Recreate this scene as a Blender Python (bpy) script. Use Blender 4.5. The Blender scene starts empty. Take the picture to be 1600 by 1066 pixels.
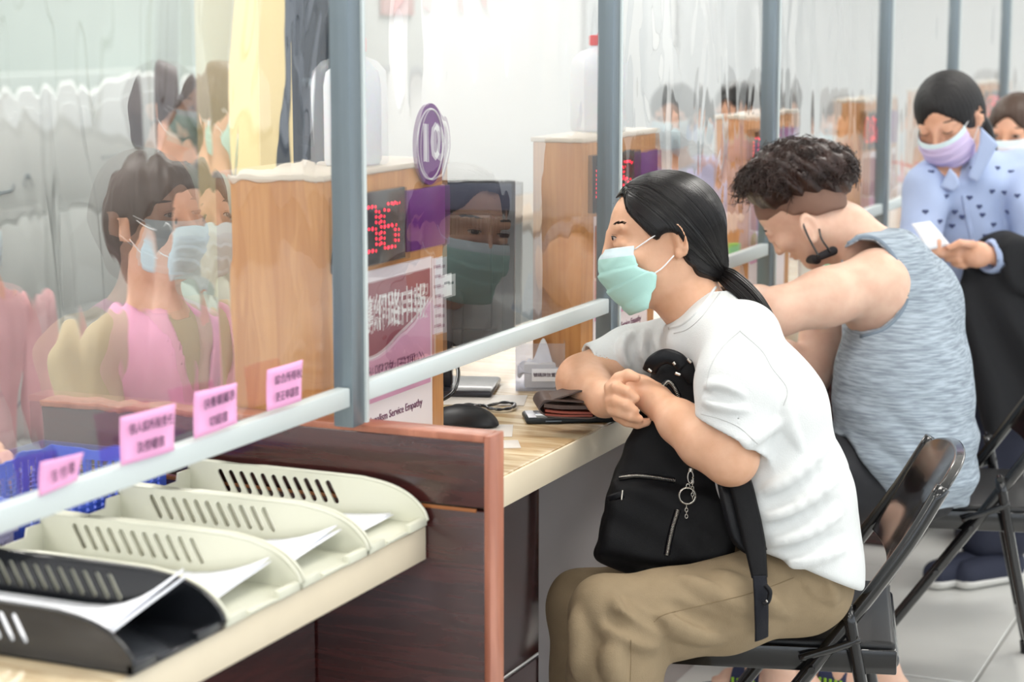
import bpy, bmesh, math, random
import numpy as np
from mathutils import Vector, Matrix
S = bpy.context.scene; COL = S.collection
random.seed(7); RNG = np.random.default_rng(7)
# ---------------------------------------------------------------- camera
FPX = 3111.0; H = 1.47; PITCH = math.radians(9.1); YAW = math.radians(24.0)
fw = np.array([-math.sin(YAW)*math.cos(PITCH), math.cos(YAW)*math.cos(PITCH), -math.sin(PITCH)])
rt = np.array([math.cos(YAW), math.sin(YAW), 0.0]); up = np.cross(rt, fw); CAM = np.array([0, 0, H])
cd = bpy.data.cameras.new('camera'); cam = bpy.data.objects.new('camera', cd); COL.objects.link(cam)
M4 = Matrix(((rt[0], up[0], -fw[0], 0), (rt[1], up[1], -fw[1], 0), (rt[2], up[2], -fw[2], H), (0, 0, 0, 1)))
cam.matrix_world = M4
cd.sensor_width = 36; cd.lens = 36*FPX/1600; cd.clip_start = .1; cd.clip_end = 100
cd.dof.use_dof = True; cd.dof.focus_distance = 3.36; cd.dof.aperture_fstop = 4.5
S.camera = cam
# ---------------------------------------------------------------- world, lights, exposure
S.view_settings.view_transform = 'Standard'; S.view_settings.look = 'None'
S.view_settings.exposure = -0.35; S.view_settings.gamma = 1; S.view_settings.use_curve_mapping = False
w = bpy.data.worlds.new('world'); S.world = w; w.use_nodes = True
w.node_tree.nodes['Background'].inputs[0].default_value = (.86, .93, 1, 1)
w.node_tree.nodes['Background'].inputs[1].default_value = 2.3
S.cycles.use_denoising = True; S.cycles.max_bounces = 10; S.cycles.transparent_max_bounces = 16
S.cycles.sample_clamp_indirect = 6; S.cycles.caustics_refractive = True; S.cycles.blur_glossy = .5
def area(x, y, z, sx, sy, e, col=(1, .97, .93)):
    l = bpy.data.lights.new('ceiling_lamp', 'AREA'); l.shape = 'RECTANGLE'; l.size = sx; l.size_y = sy; l.energy = e; l.color = col
    o = bpy.data.objects.new('ceiling_lamp', l); o.location = (x, y, z); COL.objects.link(o); return o
# ---------------------------------------------------------------- helpers
def ray(x, y): return fw+rt*((x-800)/FPX)-up*((y-533)/FPX)
def W(x, y, d): return CAM+ray(x, y)*d                       # pixel + distance -> world point
def onX(x, y, X): r = ray(x, y); return CAM+r*((X-CAM[0])/r[0])
def onY(x, y, Y): r = ray(x, y); return CAM+r*((Y-CAM[1])/r[1])
def onZ(x, y, Z): r = ray(x, y); return CAM+r*((Z-CAM[2])/r[2])
def srgb(c):
    f = lambda v: v/12.92 if v <= .04045 else ((v+.055)/1.055)**2.4
    return tuple(f(v/255) for v in c)
class NT:
    def __init__(s, name):
        s.m = bpy.data.materials.new(name); s.m.use_nodes = True; s.t = s.m.node_tree; s.t.nodes.clear()
        s.out = s.n('ShaderNodeOutputMaterial')
    def n(s, k, **kw):
        o = s.t.nodes.new(k)
        for a, b in kw.items():
            if a.startswith('i_'):
                o.inputs[a[2:].replace('_', ' ')].default_value = b
            else: setattr(o, a, b)
        return o
    def l(s, a, b): s.t.links.new(a, b)
MC = {}
def mat(name, col, rough=.5, metal=0, bump=0, bs=60, stretch=(1, 1, 1), var=0, vs=None, sss=0, coat=0, emit=0, trans=0, ior=1.45, sheen=0, col2=None, alpha=1, aniso=None):
    """principled material with procedural colour variation and fine relief"""
    if name in MC: return MC[name]
    t = NT(name); b = t.n('ShaderNodeBsdfPrincipled'); t.l(b.outputs[0], t.out.inputs[0])
    c = srgb(col)+(1,); b.inputs['Base Color'].default_value = c; b.inputs['Roughness'].default_value = rough
    b.inputs['Metallic'].default_value = metal; b.inputs['IOR'].default_value = ior
    if sss: b.inputs['Subsurface Weight'].default_value = sss; b.inputs['Subsurface Radius'].default_value = (.012, .005, .003); b.inputs['Subsurface Scale'].default_value = 1
    if coat: b.inputs['Coat Weight'].default_value = coat; b.inputs['Coat Roughness'].default_value = .08
    if sheen: b.inputs['Sheen Weight'].default_value = sheen
    if emit: b.inputs['Emission Color'].default_value = c; b.inputs['Emission Strength'].default_value = emit
    if trans: b.inputs['Transmission Weight'].default_value = trans
    if alpha < 1: b.inputs['Alpha'].default_value = alpha
    tc = t.n('ShaderNodeTexCoord'); mp = t.n('ShaderNodeMapping'); mp.inputs['Scale'].default_value = stretch
    t.l(tc.outputs['Object'], mp.inputs['Vector'])
    if aniso is not None: mp.inputs['Rotation'].default_value = aniso
    if var or col2:
        nz = t.n('ShaderNodeTexNoise'); nz.inputs['Scale'].default_value = vs or bs/6; nz.inputs['Detail'].default_value = 6; t.l(mp.outputs[0], nz.inputs['Vector'])
        r = t.n('ShaderNodeValToRGB'); t.l(nz.outputs['Fac'], r.inputs[0]); t.l(r.outputs[0], b.inputs['Base Color'])
        r.color_ramp.elements[0].position = .35; r.color_ramp.elements[1].position = .65
        if col2: a, z = c, srgb(col2)+(1,)
        else: a = tuple(v*(1-var) for v in c[:3])+(1,); z = tuple(min(1, v*(1+var)) for v in c[:3])+(1,)
        r.color_ramp.elements[0].color = a; r.color_ramp.elements[1].color = z
    if bump:
        nb = t.n('ShaderNodeTexNoise'); nb.inputs['Scale'].default_value = bs; nb.inputs['Detail'].default_value = 4; t.l(mp.outputs[0], nb.inputs['Vector'])
        bn = t.n('ShaderNodeBump'); bn.inputs['Strength'].default_value = bump; bn.inputs['Distance'].default_value = .002
        t.l(nb.outputs['Fac'], bn.inputs['Height']); t.l(bn.outputs[0], b.inputs['Normal'])
    MC[name] = t.m; return t.m
def link(name, me, m=None, parent=None, loc=None):
    o = bpy.data.objects.new(name, me); COL.objects.link(o)
    if m is not None:
        if not me.materials: me.materials.append(m)
    if parent is not None:
        o.parent = parent
    if loc is not None: o.location = loc
    return o
def tag(o, label=None, cat=None, group=None, kind=None):
    if label: o['label'] = label
    if cat: o['category'] = cat
    if group: o['group'] = group
    if kind: o['kind'] = kind
    return o
def empty(name, loc, label, cat, group=None, rz=0):
    o = bpy.data.objects.new(name, None); COL.objects.link(o); o.location = Vector(loc); o.rotation_euler = (0, 0, rz); o.empty_display_size = .05
    return tag(o, label, cat, group)
def off(parent):   # world -> local offset of an unrotated parent
    return np.array(parent.location) if parent is not None else np.zeros(3)
def mesh_np(name, V, Fc, m, parent=None, smooth=True, world=True):
    V = np.asarray(V, float)
    if parent is not None and world: V = V-off(parent)
    me = bpy.data.meshes.new(name)
    me.from_pydata(V.tolist(), [], Fc.tolist() if hasattr(Fc, 'tolist') else Fc)
    me.validate()
    if smooth: me.polygons.foreach_set('use_smooth', [True]*len(me.polygons))
    o = link(name, me, m, parent)
    return o
class MB:
    def __init__(s): s.bm = bmesh.new()
    def box(s, a, b, bev=0.002, rz=0, rot=None, seg=2):
        a = Vector(a); b = Vector(b); c = (a+b)/2; d = b-a
        r = bmesh.ops.create_cube(s.bm, size=1)['verts']
        bmesh.ops.scale(s.bm, vec=(abs(d.x), abs(d.y), abs(d.z)), verts=r)
        if bev:
            es = list({e for v in r for e in v.link_edges})
            q = bmesh.ops.bevel(s.bm, geom=es, offset=min(bev, .45*min(abs(d.x), abs(d.y), abs(d.z))), segments=seg, affect='EDGES', profile=.5)
            r = list({v for v in q['verts']}|{v for f in q['faces'] for v in f.verts}|{v for v in r if v.is_valid})
        if rot is not None: bmesh.ops.rotate(s.bm, cent=(0, 0, 0), matrix=rot, verts=r)
        if rz: bmesh.ops.rotate(s.bm, cent=(0, 0, 0), matrix=Matrix.Rotation(rz, 3, 'Z'), verts=r)
        bmesh.ops.translate(s.bm, vec=c, verts=r); return s
    def cyl(s, p, q, r0, r1=None, n=20, cap=True):
        p = Vector(p); q = Vector(q); d = q-p; r1 = r0 if r1 is None else r1
        v = bmesh.ops.create_cone(s.bm, cap_ends=cap, segments=n, radius1=r0, radius2=r1, depth=d.length)['verts']
        bmesh.ops.rotate(s.bm, cent=(0, 0, 0), matrix=d.to_track_quat('Z', 'Y').to_matrix(), verts=v)
        bmesh.ops.translate(s.bm, vec=(p+q)/2, verts=v); return s
    def sph(s, c, r, n=16):
        v = bmesh.ops.create_uvsphere(s.bm, u_segments=n, v_segments=n//2+2, radius=1)['verts']
        bmesh.ops.scale(s.bm, vec=r if hasattr(r, '__len__') else (r, r, r), verts=v); bmesh.ops.translate(s.bm, vec=c, verts=v); return s
    def lathe(s, prof, c, n=24):
        rings = []
        for r, z in prof:
            rings.append([s.bm.verts.new((c[0]+r*math.cos(2*math.pi*k/n), c[1]+r*math.sin(2*math.pi*k/n), c[2]+z)) for k in range(n)])
        for a, b in zip(rings, rings[1:]):
            for k in range(n): s.bm.faces.new((a[k], a[(k+1) % n], b[(k+1) % n], b[k]))
        s.bm.faces.new(rings[0][::-1]); s.bm.faces.new(rings[-1]); return s
    def poly(s, pts, d):   # extrude a planar polygon (3d points) by vector d
        a = [s.bm.verts.new(Vector(p)) for p in pts]; b = [s.bm.verts.new(Vector(p)+Vector(d)) for p in pts]; n = len(a)
        s.bm.faces.new(a[::-1]); s.bm.faces.new(b)
        for k in range(n): s.bm.faces.new((a[k], a[(k+1) % n], b[(k+1) % n], b[k]))
        return s
    def build(s, name, m, parent=None, smooth=True, world=True):
        if parent is not None and world: bmesh.ops.translate(s.bm, vec=-Vector(parent.location), verts=s.bm.verts)
        bmesh.ops.recalc_face_normals(s.bm, faces=s.bm.faces)
        me = bpy.data.meshes.new(name); s.bm.to_mesh(me); s.bm.free()
        if smooth:
            me.polygons.foreach_set('use_smooth', [True]*len(me.polygons))
            me.set_sharp_from_angle(angle=math.radians(38))
        return link(name, me, m, parent)
def part(o, root):
    """make o a child of root keeping its place"""
    M = o.matrix_basis.copy(); o.parent = root; o.matrix_basis = Matrix.Translation(-Vector(root.location)) @ M; return o
def spline(P, n):
    """Catmull-Rom through P, n points"""
    P = np.asarray(P, float); Q = np.vstack([2*P[0]-P[1], P, 2*P[-1]-P[-2]]); k = len(P)-1
    t = np.linspace(0, k, n); i = np.minimum(t.astype(int), k-1); u = (t-i)[:, None]
    a, b, c, d = Q[i], Q[i+1], Q[i+2], Q[i+3]
    return .5*((2*b)+(-a+c)*u+(2*a-5*b+4*c-d)*u*u+(-a+3*b-3*c+d)*u**3)
def tubes(paths, rad, sides=6, prof=None, flat=None):
    """paths (S,N,3) -> verts, faces; rad scalar or (S,N); flat=(normal, thickness ratio)"""
    P = np.asarray(paths, float)
    if P.ndim == 2: P = P[None]
    Sn, N, _ = P.shape
    T = np.gradient(P, axis=1); T /= np.linalg.norm(T, axis=2, keepdims=True)+1e-12
    ref = np.where(np.abs(T[:, :, 2:3]) > .9, np.array([1., 0, 0]), np.array([0, 0, 1.]))
    if flat is not None: ref = np.broadcast_to(np.array(flat[0], float), T.shape)
    else:
        ref = np.broadcast_to(ref[:, :1], T.shape)
    A = np.cross(T, ref); A /= np.linalg.norm(A, axis=2, keepdims=True)+1e-9; B = np.cross(T, A)
    R = np.broadcast_to(np.asarray(rad, float), (Sn, N)) if np.ndim(rad) < 2 else np.asarray(rad)
    an = np.arange(sides)*2*np.pi/sides+(np.pi/4 if sides == 4 else 0); fr = flat[1] if flat is not None else 1
    V = P[:, :, None]+R[:, :, None, None]*(np.cos(an)[None, None, :, None]*A[:, :, None]+fr*np.sin(an)[None, None, :, None]*B[:, :, None])
    V = V.reshape(-1, 3)
    s_, i_, k_ = np.meshgrid(np.arange(Sn), np.arange(N-1), np.arange(sides), indexing='ij')
    idx = lambda s, i, k: (s*N+i)*sides+k % sides
    F4 = np.stack([idx(s_, i_, k_), idx(s_, i_, k_+1), idx(s_, i_+1, k_+1), idx(s_, i_+1, k_)], -1).reshape(-1, 4).tolist()
    if sides > 3 or Sn < 50:
        for s in range(Sn):
            F4.append([idx(s, 0, k) for k in range(sides)][::-1]); F4.append([idx(s, N-1, k) for k in range(sides)])
    return V, F4
def tube(name, pts, r, m, parent=None, n=None, sides=8, flat=None, closed=False):
    P = spline(pts, n or max(8, len(pts)*5)); V, Fc = tubes(P, r, sides, flat=flat); return mesh_np(name, V, Fc, m, parent)
# text as real geometry -------------------------------------------------------
def text(name, body, size, m, parent, origin, xdir, ydir, sx=1.0, ext=.0002, align='CENTER', bold=0):
    c = bpy.data.curves.new(name, 'FONT'); c.body = body; c.size = size; c.align_x = align; c.align_y = 'CENTER'; c.extrude = ext; c.offset = bold; c.resolution_u = 2
    o = bpy.data.objects.new(name, c); COL.objects.link(o)
    dg = bpy.context.evaluated_depsgraph_get(); me = bpy.data.meshes.new_from_object(o.evaluated_get(dg)); bpy.data.objects.remove(o)
    X = Vector(xdir).normalized(); Y = Vector(ydir).normalized(); Z = X.cross(Y)
    M = Matrix(((X.x*sx, Y.x, Z.x, origin[0]), (X.y*sx, Y.y, Z.y, origin[1]), (X.z*sx, Y.z, Z.z, origin[2]), (0, 0, 0, 1)))
    me.transform(M)
    if parent is not None: me.transform(Matrix.Translation(-Vector(parent.location)))
    me.materials.clear(); return link(name, me, m, parent)
# signed distance modelling -----------------------------------------------------
def cone(a, b, ra, rb):
    a = np.asarray(a, np.float32); b = np.asarray(b, np.float32); ab = b-a; L2 = float(ab@ab)+1e-12
    def f(P):
        t = np.clip(((P-a)@ab)/L2, 0, 1); return np.linalg.norm(P-a-t[:, None]*ab, axis=1)-(ra+(rb-ra)*t)
    return f
def chain(pts, rads): return [cone(p, q, r, s) for p, q, r, s in zip(pts, pts[1:], rads, rads[1:])]
def ell(c, r, R=None):
    c = np.asarray(c, np.float32); r = np.asarray(r, np.float32); R = None if R is None else np.asarray(R, np.float32)
    def f(P):
        q = P-c
        if R is not None: q = q@R.T          # rows of R = axes
        k0 = np.linalg.norm(q/r, axis=1); k1 = np.linalg.norm(q/(r*r), axis=1)
        return k0*(k0-1)/np.maximum(k1, 1e-6)
    return f
def rbox(c, h, R=None, rr=.01):
    c = np.asarray(c, np.float32); h = np.asarray(h, np.float32)-rr
    def f(P):
        q = P-c
        if R is not None: q = q@np.asarray(R, np.float32).T
        q = np.abs(q)-h; return np.linalg.norm(np.maximum(q, 0), axis=1)+np.minimum(q.max(1), 0)-rr
    return f
def plane(p, n):       # inside = behind the plane
    p = np.asarray(p, np.float32); n = np.asarray(n, np.float32); n = n/np.linalg.norm(n)
    return lambda P: (P-p)@n
def torus(c, n, R, r, ax=None):
    c = np.asarray(c, np.float32); n = np.asarray(n, np.float32); n = n/np.linalg.norm(n)
    def f(P):
        q = P-c; h = q@n; rad = np.linalg.norm(q-h[:, None]*n, axis=1); return np.hypot(rad-R, h)-r
    return f
def frame_at(x, y, d):
    o = W(x, y, d); wv = ray(x, y); wv = wv/np.linalg.norm(wv); u = np.cross(wv, (0, 0, 1)); u /= np.linalg.norm(u); v = np.cross(u, wv)
    return o, u, v, wv
def poly2(px, d, half, rr=.01, n=None, tilt=0.0):
    """prism of an outline drawn in a vertical plane facing about -Y at distance d; tilt skews depth with u"""
    px = np.asarray(px, float)
    if n: px = spline(np.vstack([px, px[:1]]), n)[:-1]
    cx, cy = px.mean(0); o, u, v, wv = frame_at(cx, cy, d)
    Q = []
    for x, y in px:
        r = ray(x, y); t = ((o-CAM)@wv)/(r@wv); p = CAM+r*t-o; Q.append((p@u, p@v))
    Q = np.array(Q, np.float32); o = o.astype(np.float32); B = np.stack([u, v, wv]).astype(np.float32)
    def f(P):
        q = (P-o)@B.T; x = q[:, 0]; y = q[:, 1]; best = np.full(len(q), 1e9, np.float32); ins = np.zeros(len(q), bool)
        for i in range(len(Q)):
            a = Q[i-1]; b = Q[i]; e = b-a; wx = x-a[0]; wy = y-a[1]; t = np.clip((wx*e[0]+wy*e[1])/(e@e+1e-12), 0, 1)
            best = np.minimum(best, (wx-e[0]*t)**2+(wy-e[1]*t)**2)
            c = ((a[1] > y) != (b[1] > y)) & (x < (b[0]-a[0])*(y-a[1])/(b[1]-a[1]+1e-12)+a[0]); ins ^= c
        d2 = np.sqrt(best)*np.where(ins, -1, 1)+rr; dz = np.abs(q[:, 2]-tilt*x)-half+rr
        return np.minimum(np.maximum(d2, dz), 0)+np.hypot(np.maximum(d2, 0), np.maximum(dz, 0))-rr
    return f
def smin(a, b, k):
    h = np.maximum(k-np.abs(a-b), 0)/k; return np.minimum(a, b)-h*h*k*.25
class SDF:
    """list of (op, f, k): op '+' smooth union, '-' smooth subtraction, '&' intersection, 'd' displacement"""
    def __init__(s): s.ops = []
    def add(s, f, k=.02):
        for g in (f if isinstance(f, list) else [f]): s.ops.append(('+', g, k))
        return s
    def sub(s, f, k=.004):
        for g in (f if isinstance(f, list) else [f]): s.ops.append(('-', g, k))
        return s
    def cut(s, f, k=.004): s.ops.append(('&', f, k)); return s
    def disp(s, f): s.ops.append(('d', f, 0)); return s
    def raw(s, P, ops=None):
        D = None
        for op, f, k in (ops or s.ops):
            if op == 'd': D = D+f(P); continue
            g = f(P).astype(np.float32)
            if D is None: D = g
            elif op == '+': D = smin(D, g, k)
            elif op == '-': D = -smin(-D, g, k)
            else: D = -smin(-D, -g, k)
        return D
    def __call__(s, P): return s.raw(np.asarray(P, np.float32))
    def blocks(s, C, off, br):
        """C (n,3) block centres, off (m,3) cell offsets -> (n,m)"""
        n, m = len(C), len(off); D = np.full((n, m), 1e3, np.float32)
        def pts(sel): return (C[sel][:, None]+off[None]).reshape(-1, 3)
        for op, f, k in s.ops:
            if op == 'd':
                sel = np.where(np.abs(D).min(1) < .02)[0]
                if len(sel): D[sel] += f(pts(sel)).reshape(len(sel), m)
                continue
            dc = f(C)
            if op in '+-': sel = np.where(dc < 1.3*br+k)[0]
            else: sel = np.where(dc > -1.3*br-k)[0]
            if not len(sel): continue
            g = f(pts(sel)).astype(np.float32).reshape(len(sel), m)
            if op == '+': D[sel] = smin(D[sel], g, k)
            elif op == '-': D[sel] = -smin(-D[sel], g, k)
            else: D[sel] = -smin(-D[sel], -g, k)
        return D
    def mesh(s, lo, hi, h, smooth=1):
        lo = np.asarray(lo, np.float32); hi = np.asarray(hi, np.float32); B = 8
        nb = np.ceil((hi-lo)/(h*B)).astype(int); N = nb*B
        gi = np.stack(np.meshgrid(*[np.arange(k) for k in nb], indexing='ij'), -1).reshape(-1, 3)
        C = lo+(gi+.5)*B*h-h/2; C = C.astype(np.float32); br = h*B*.5*1.74
        dc = np.empty(len(C), np.float32)
        for i in range(0, len(C), 200000): dc[i:i+200000] = s.raw(C[i:i+200000])
        G = np.repeat(np.repeat(np.repeat(np.where(dc.reshape(nb) < 0, -1, 1).astype(np.float32), B, 0), B, 1), B, 2)
        act = np.where(np.abs(dc) < br*1.35+.004)[0]
        oi = np.stack(np.meshgrid(*[np.arange(B)]*3, indexing='ij'), -1).reshape(-1, 3)
        of = ((oi-(B-1)/2)*h).astype(np.float32)
        G6 = G.reshape(nb[0], B, nb[1], B, nb[2], B)
        for i in range(0, len(act), 1500):
            a = act[i:i+1500]; D = s.blocks(C[a], of, br).reshape(-1, B, B, B); g = gi[a]
            G6[g[:, 0], :, g[:, 1], :, g[:, 2], :] = D
        sg = G < 0; n0, n1, n2 = N
        cor = [(i, j, k) for i in (0, 1) for j in (0, 1) for k in (0, 1)]
        sl = lambda i, j, k: (slice(i, n0-1+i), slice(j, n1-1+j), slice(k, n2-1+k))
        cnt = sum(sg[sl(*c)].astype(np.int8) for c in cor)
        A = np.argwhere((cnt > 0) & (cnt < 8)); idx = np.full((n0-1, n1-1, n2-1), -1, np.int32); idx[tuple(A.T)] = np.arange(len(A))
        val = {c: G[A[:, 0]+c[0], A[:, 1]+c[1], A[:, 2]+c[2]] for c in cor}
        acc = np.zeros((len(A), 3), np.float32); num = np.zeros(len(A), np.float32)
        for c in cor:
            for ax in range(3):
                if c[ax]: continue
                e = list(c); e[ax] = 1; e = tuple(e); va, vb = val[c], val[e]; m_ = (va < 0) != (vb < 0)
                t = np.where(m_, va/(va-vb+1e-20), 0); p = np.tile(np.array(c, np.float32), (len(A), 1)); p[:, ax] += t
                acc += p*m_[:, None]; num += m_
        V = lo+(A+acc/num[:, None])*h
        faces = []
        for ax in range(3):
            o1, o2 = [(1, 2), (2, 0), (0, 1)][ax]
            s0 = [slice(1, n-1) for n in (n0, n1, n2)]; s1 = list(s0); s0[ax] = slice(0, (n0, n1, n2)[ax]-1); s1[ax] = slice(1, (n0, n1, n2)[ax])
            a = sg[tuple(s0)]; b = sg[tuple(s1)]; E = np.argwhere(a != b); st = a[tuple(E.T)]
            base = E+np.array([0 if i == ax else 1 for i in range(3)])
            def q(d1, d2):
                r = base.copy(); r[:, o1] -= d1; r[:, o2] -= d2; return idx[tuple(r.T)]
            Q = np.stack([q(1, 1), q(0, 1), q(0, 0), q(1, 0)], 1); Q[~st] = Q[~st][:, ::-1]; faces.append(Q)
        Fc = np.vstack(faces); Fc = Fc[(Fc >= 0).all(1)]
        for _ in range(smooth):
            acc = np.zeros_like(V); num = np.zeros(len(V))
            for k in range(4):
                a, b = Fc[:, k], Fc[:, (k+1) % 4]
                for c_ in range(3): acc[:, c_] += np.bincount(a, V[b, c_], len(V))+np.bincount(b, V[a, c_], len(V))
                num += np.bincount(a, minlength=len(V))+np.bincount(b, minlength=len(V))
            V = V*.5+.5*acc/np.maximum(num, 1)[:, None]
        return V, Fc
    def build(s, name, m, lo, hi, h, parent=None, smooth=1, fn=None):
        V, Fc = s.mesh(lo, hi, h, smooth)
        if fn is not None: V = fn(V)
        me = bpy.data.meshes.new(name); V = V-off(parent)
        me.vertices.add(len(V)); me.vertices.foreach_set('co', V.astype(np.float32).ravel())
        me.loops.add(4*len(Fc)); me.loops.foreach_set('vertex_index', Fc.astype(np.int32).ravel())
        me.polygons.add(len(Fc)); me.polygons.foreach_set('loop_start', np.arange(0, 4*len(Fc), 4, dtype=np.int32))
        me.update(calc_edges=True); me.polygons.foreach_set('use_smooth', [True]*len(Fc))
        return link(name, me, m, parent)
def bounds(pts, pad):
    P = np.array(pts); return P.min(0)-pad, P.max(0)+pad
# ================================================================ room
PX = -1.314; CT = .78            # plane of the screens, counter height
POSTY = [1.40, 2.393, 3.378, 4.38, 5.47, 6.38, 7.27, 8.2, 9.1]
m_wall = mat('white_wall_paint', (236, 238, 238), .7, bump=.1, bs=80)
m_alu = mat('brushed_aluminium', (122, 133, 140), .35, .55, bump=.15, bs=200, stretch=(1, 1, .02), var=.06)
m_rail = mat('satin_white_aluminium', (205, 214, 214), .4, .15)
m_cream = mat('cream_laminate_edge', (228, 215, 190), .35, var=.04, bs=30)
def wood(name, c1, c2, rough, sc, stretch, coat=0, rot=(0, 0, 0), dist=1.5):
    t = NT(name); b = t.n('ShaderNodeBsdfPrincipled'); t.l(b.outputs[0], t.out.inputs[0]); b.inputs['Roughness'].default_value = rough; b.inputs['Coat Weight'].default_value = coat; b.inputs['Coat Roughness'].default_value = .12
    tc = t.n('ShaderNodeTexCoord'); mp = t.n('ShaderNodeMapping'); mp.inputs['Scale'].default_value = stretch; mp.inputs['Rotation'].default_value = rot; t.l(tc.outputs['Object'], mp.inputs[0])
    nz = t.n('ShaderNodeTexNoise'); nz.inputs['Scale'].default_value = sc; nz.inputs['Detail'].default_value = 8; nz.inputs['Distortion'].default_value = dist; t.l(mp.outputs[0], nz.inputs['Vector'])
    r = t.n('ShaderNodeValToRGB'); t.l(nz.outputs['Fac'], r.inputs[0]); r.color_ramp.elements[0].position = .38; r.color_ramp.elements[1].position = .62
    r.color_ramp.elements[0].color = srgb(c1)+(1,); r.color_ramp.elements[1].color = srgb(c2)+(1,); t.l(r.outputs[0], b.inputs['Base Color'])
    return t.m
m_top = wood('glossy_striped_woodgrain_counter', (180, 152, 114), (218, 200, 166), .22, 5, (1, 7, 1), .5, dist=1.2)
m_mah = wood('glossy_mahogany_laminate', (52, 24, 24), (72, 34, 32), .22, 4, (1, 1, 14), .8)
m_mahp = wood('high_gloss_mahogany_front', (74, 30, 30), (98, 44, 42), .16, 4, (1, 1, 14), 1); m_mahp.node_tree.nodes['Principled BSDF'].inputs['IOR'].default_value = 3.6
m_mahe = wood('lit_mahogany_edge_band', (160, 98, 76), (182, 118, 94), .35, 5, (4, 4, .5), .2)  # same mahogany coloured lighter, for the lit end and top of the divider
m_oak = wood('honey_wood_veneer', (190, 128, 72), (208, 150, 92), .4, 4, (9, 9, .6), .1)
# floor of large tiles with recessed joints
fl = MB(); fl.box((-8, -4, -.06), (5.5, 14, -.004), 0); floor = tag(fl.build('floor', mat('floor_joint_grout', (168, 168, 165), .7)), kind='structure')
m_tile = mat('pale_grey_vinyl_tile', (222, 222, 218), .28, var=.03, bs=12, coat=.2)
tm = MB(); tm.box((-.446, -.446, -.004), (.446, .446, .0), .002, seg=1); tme = tm.build('tile', m_tile).data; bpy.data.objects.remove(bpy.data.objects['tile'])
for i in range(-2, 5):
    for j in range(3, 11): link('tile', tme, None, floor, (i*.9-.35, j*.9+.3, 0))
def struct(name, a, b, m, bev=0): return tag(MB().box(a, b, bev).build(name, m), kind='structure')
struct('ceiling', (-8, -4, 3.0), (5.5, 14, 3.1), m_wall)
struct('wall_left', (-4.2, -4, 0), (-4.0, 14, 3), m_wall)
struct('wall_back', (-8, 13.8, 0), (5.5, 14, 3), m_wall)
struct('wall_front', (-8, -4.2, 0), (-1.2, -4, 3), m_wall); struct('trim_2', (-1.2, -4.2, 0), (5.5, -4, .4), m_wall); struct('trim_3', (-1.2, -4.2, 2.8), (5.5, -4, 3), m_wall)  # unseen glazed opening in the front wall, added to brighten counter fronts
for k in range(4):
    x0 = -1.2+k*2.2; tag(MB().box((x0, -4.14, .4), (x0+.07, -4.06, 2.8), .004).build('window_%d' % (k+8), m_alu), kind='structure')  # mullions of the added front opening
# glazed street side on the right: low wall, mullions, head
wr = struct('wall_right', (5.3, -4, 0), (5.5, 14, .5), m_wall)
struct('trim_1', (5.3, -4, 2.8), (5.5, 14, 3.0), m_wall)
for k in range(7):
    y0 = -4+k*2.57; wn = tag(MB().box((5.36, y0, .5), (5.44, y0+.08, 2.8), .004).box((5.36, y0, .5), (5.44, y0+2.57, .56), .004).box((5.36, y0, 2.74), (5.44, y0+2.57, 2.8), .004).build('window_%d' % (k+1), m_alu), kind='structure')
struct('baseboard_left', (-4.0, -4, 0), (-3.985, 13.8, .1), m_alu)
for i, x in enumerate((-3.2, -.3, 2.3)):
    for j in range(6):
        y = -2.2+j*2.6; o = empty('ceiling_light', (x, y, 2.99), 'square recessed ceiling light panel above the service hall', 'ceiling light', 'ceiling light panels')
        MB().box((x-.62, y-.32, 2.975), (x+.62, y+.32, 2.999), .003).build('frame', m_rail, o)
        MB().box((x-.58, y-.28, 2.968), (x+.58, y+.28, 2.976), 0).build('diffuser', mat('lamp_diffuser', (255, 250, 240), .5, emit=3.2), o)
        area(x, y, 2.96, 1.16, .56, 46 if i == 0 else 32)
# ================================================================ counter, dividers
ct = empty('service_counter', (-1.6, 5.6, 0), 'long woodgrain service counter with cream front edge running along the screens', 'counter')
MB().box((-1.84, 2.464, CT-.045), (-1.232, 9.6, CT), .003).build('worktop', m_top, ct)
MB().box((-1.236, 2.464, CT-.05), (-1.228, 9.6, CT-.0025), .002).build('front_edge', m_cream, ct)
for y0, y1 in ((2.46, 3.457), (3.46, 4.457), (4.46, 5.457), (5.46, 6.457), (6.46, 9.6)):
    MB().box((-1.435, y0, .30), (-1.42, y1, CT-.05), .003).build('front_panel', m_mahp, ct)
    MB().box((-1.435, y0, 0), (-1.415, y1, .295), .003).build('kick_panel', m_mahp, ct)
m_white = mat('bright_white_laminate', (240, 238, 240), .4)
tc_ = empty('tray_counter', (-1.5, 1.6, 0), 'cream edged woodgrain side counter carrying the letter trays', 'counter')
MB().box((-1.86, .6, CT-.045), (-1.209, 2.413, CT), .003).build('worktop', m_top, tc_)
MB().box((-1.213, .6, CT-.05), (-1.205, 2.413, CT-.0025), .002).build('front_edge', m_cream, tc_)
MB().box((-1.40, .6, 0), (-1.385, 2.413, CT-.05), .002).build('front_panel', m_mah, tc_)
dv = empty('counter_divider', (-1.4, 2.44, 0), 'mahogany side divider with edge band coloured as lit, rising between tray counter and seat', 'divider')
MB().box((-1.88, 2.418, 0), (-1.118, 2.458, .805), .002).build('board', m_mah, dv)
MB().box((-1.88, 2.418, .81), (-1.118, 2.458, .902), .002).build('upper_board', m_mah, dv)
MB().box((-1.118, 2.416, 0), (-1.108, 2.462, .912), .002).build('edge_band', m_mahe, dv)
MB().box((-1.88, 2.416, .902), (-1.118, 2.462, .912), .002).build('top_band', m_mahe, dv)
MB().box((-1.87, 2.4165, .803), (-1.13, 2.419, .808), .0005).build('inlay_line', mat('amber_inlay', (150, 92, 50), .4), dv)
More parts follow.
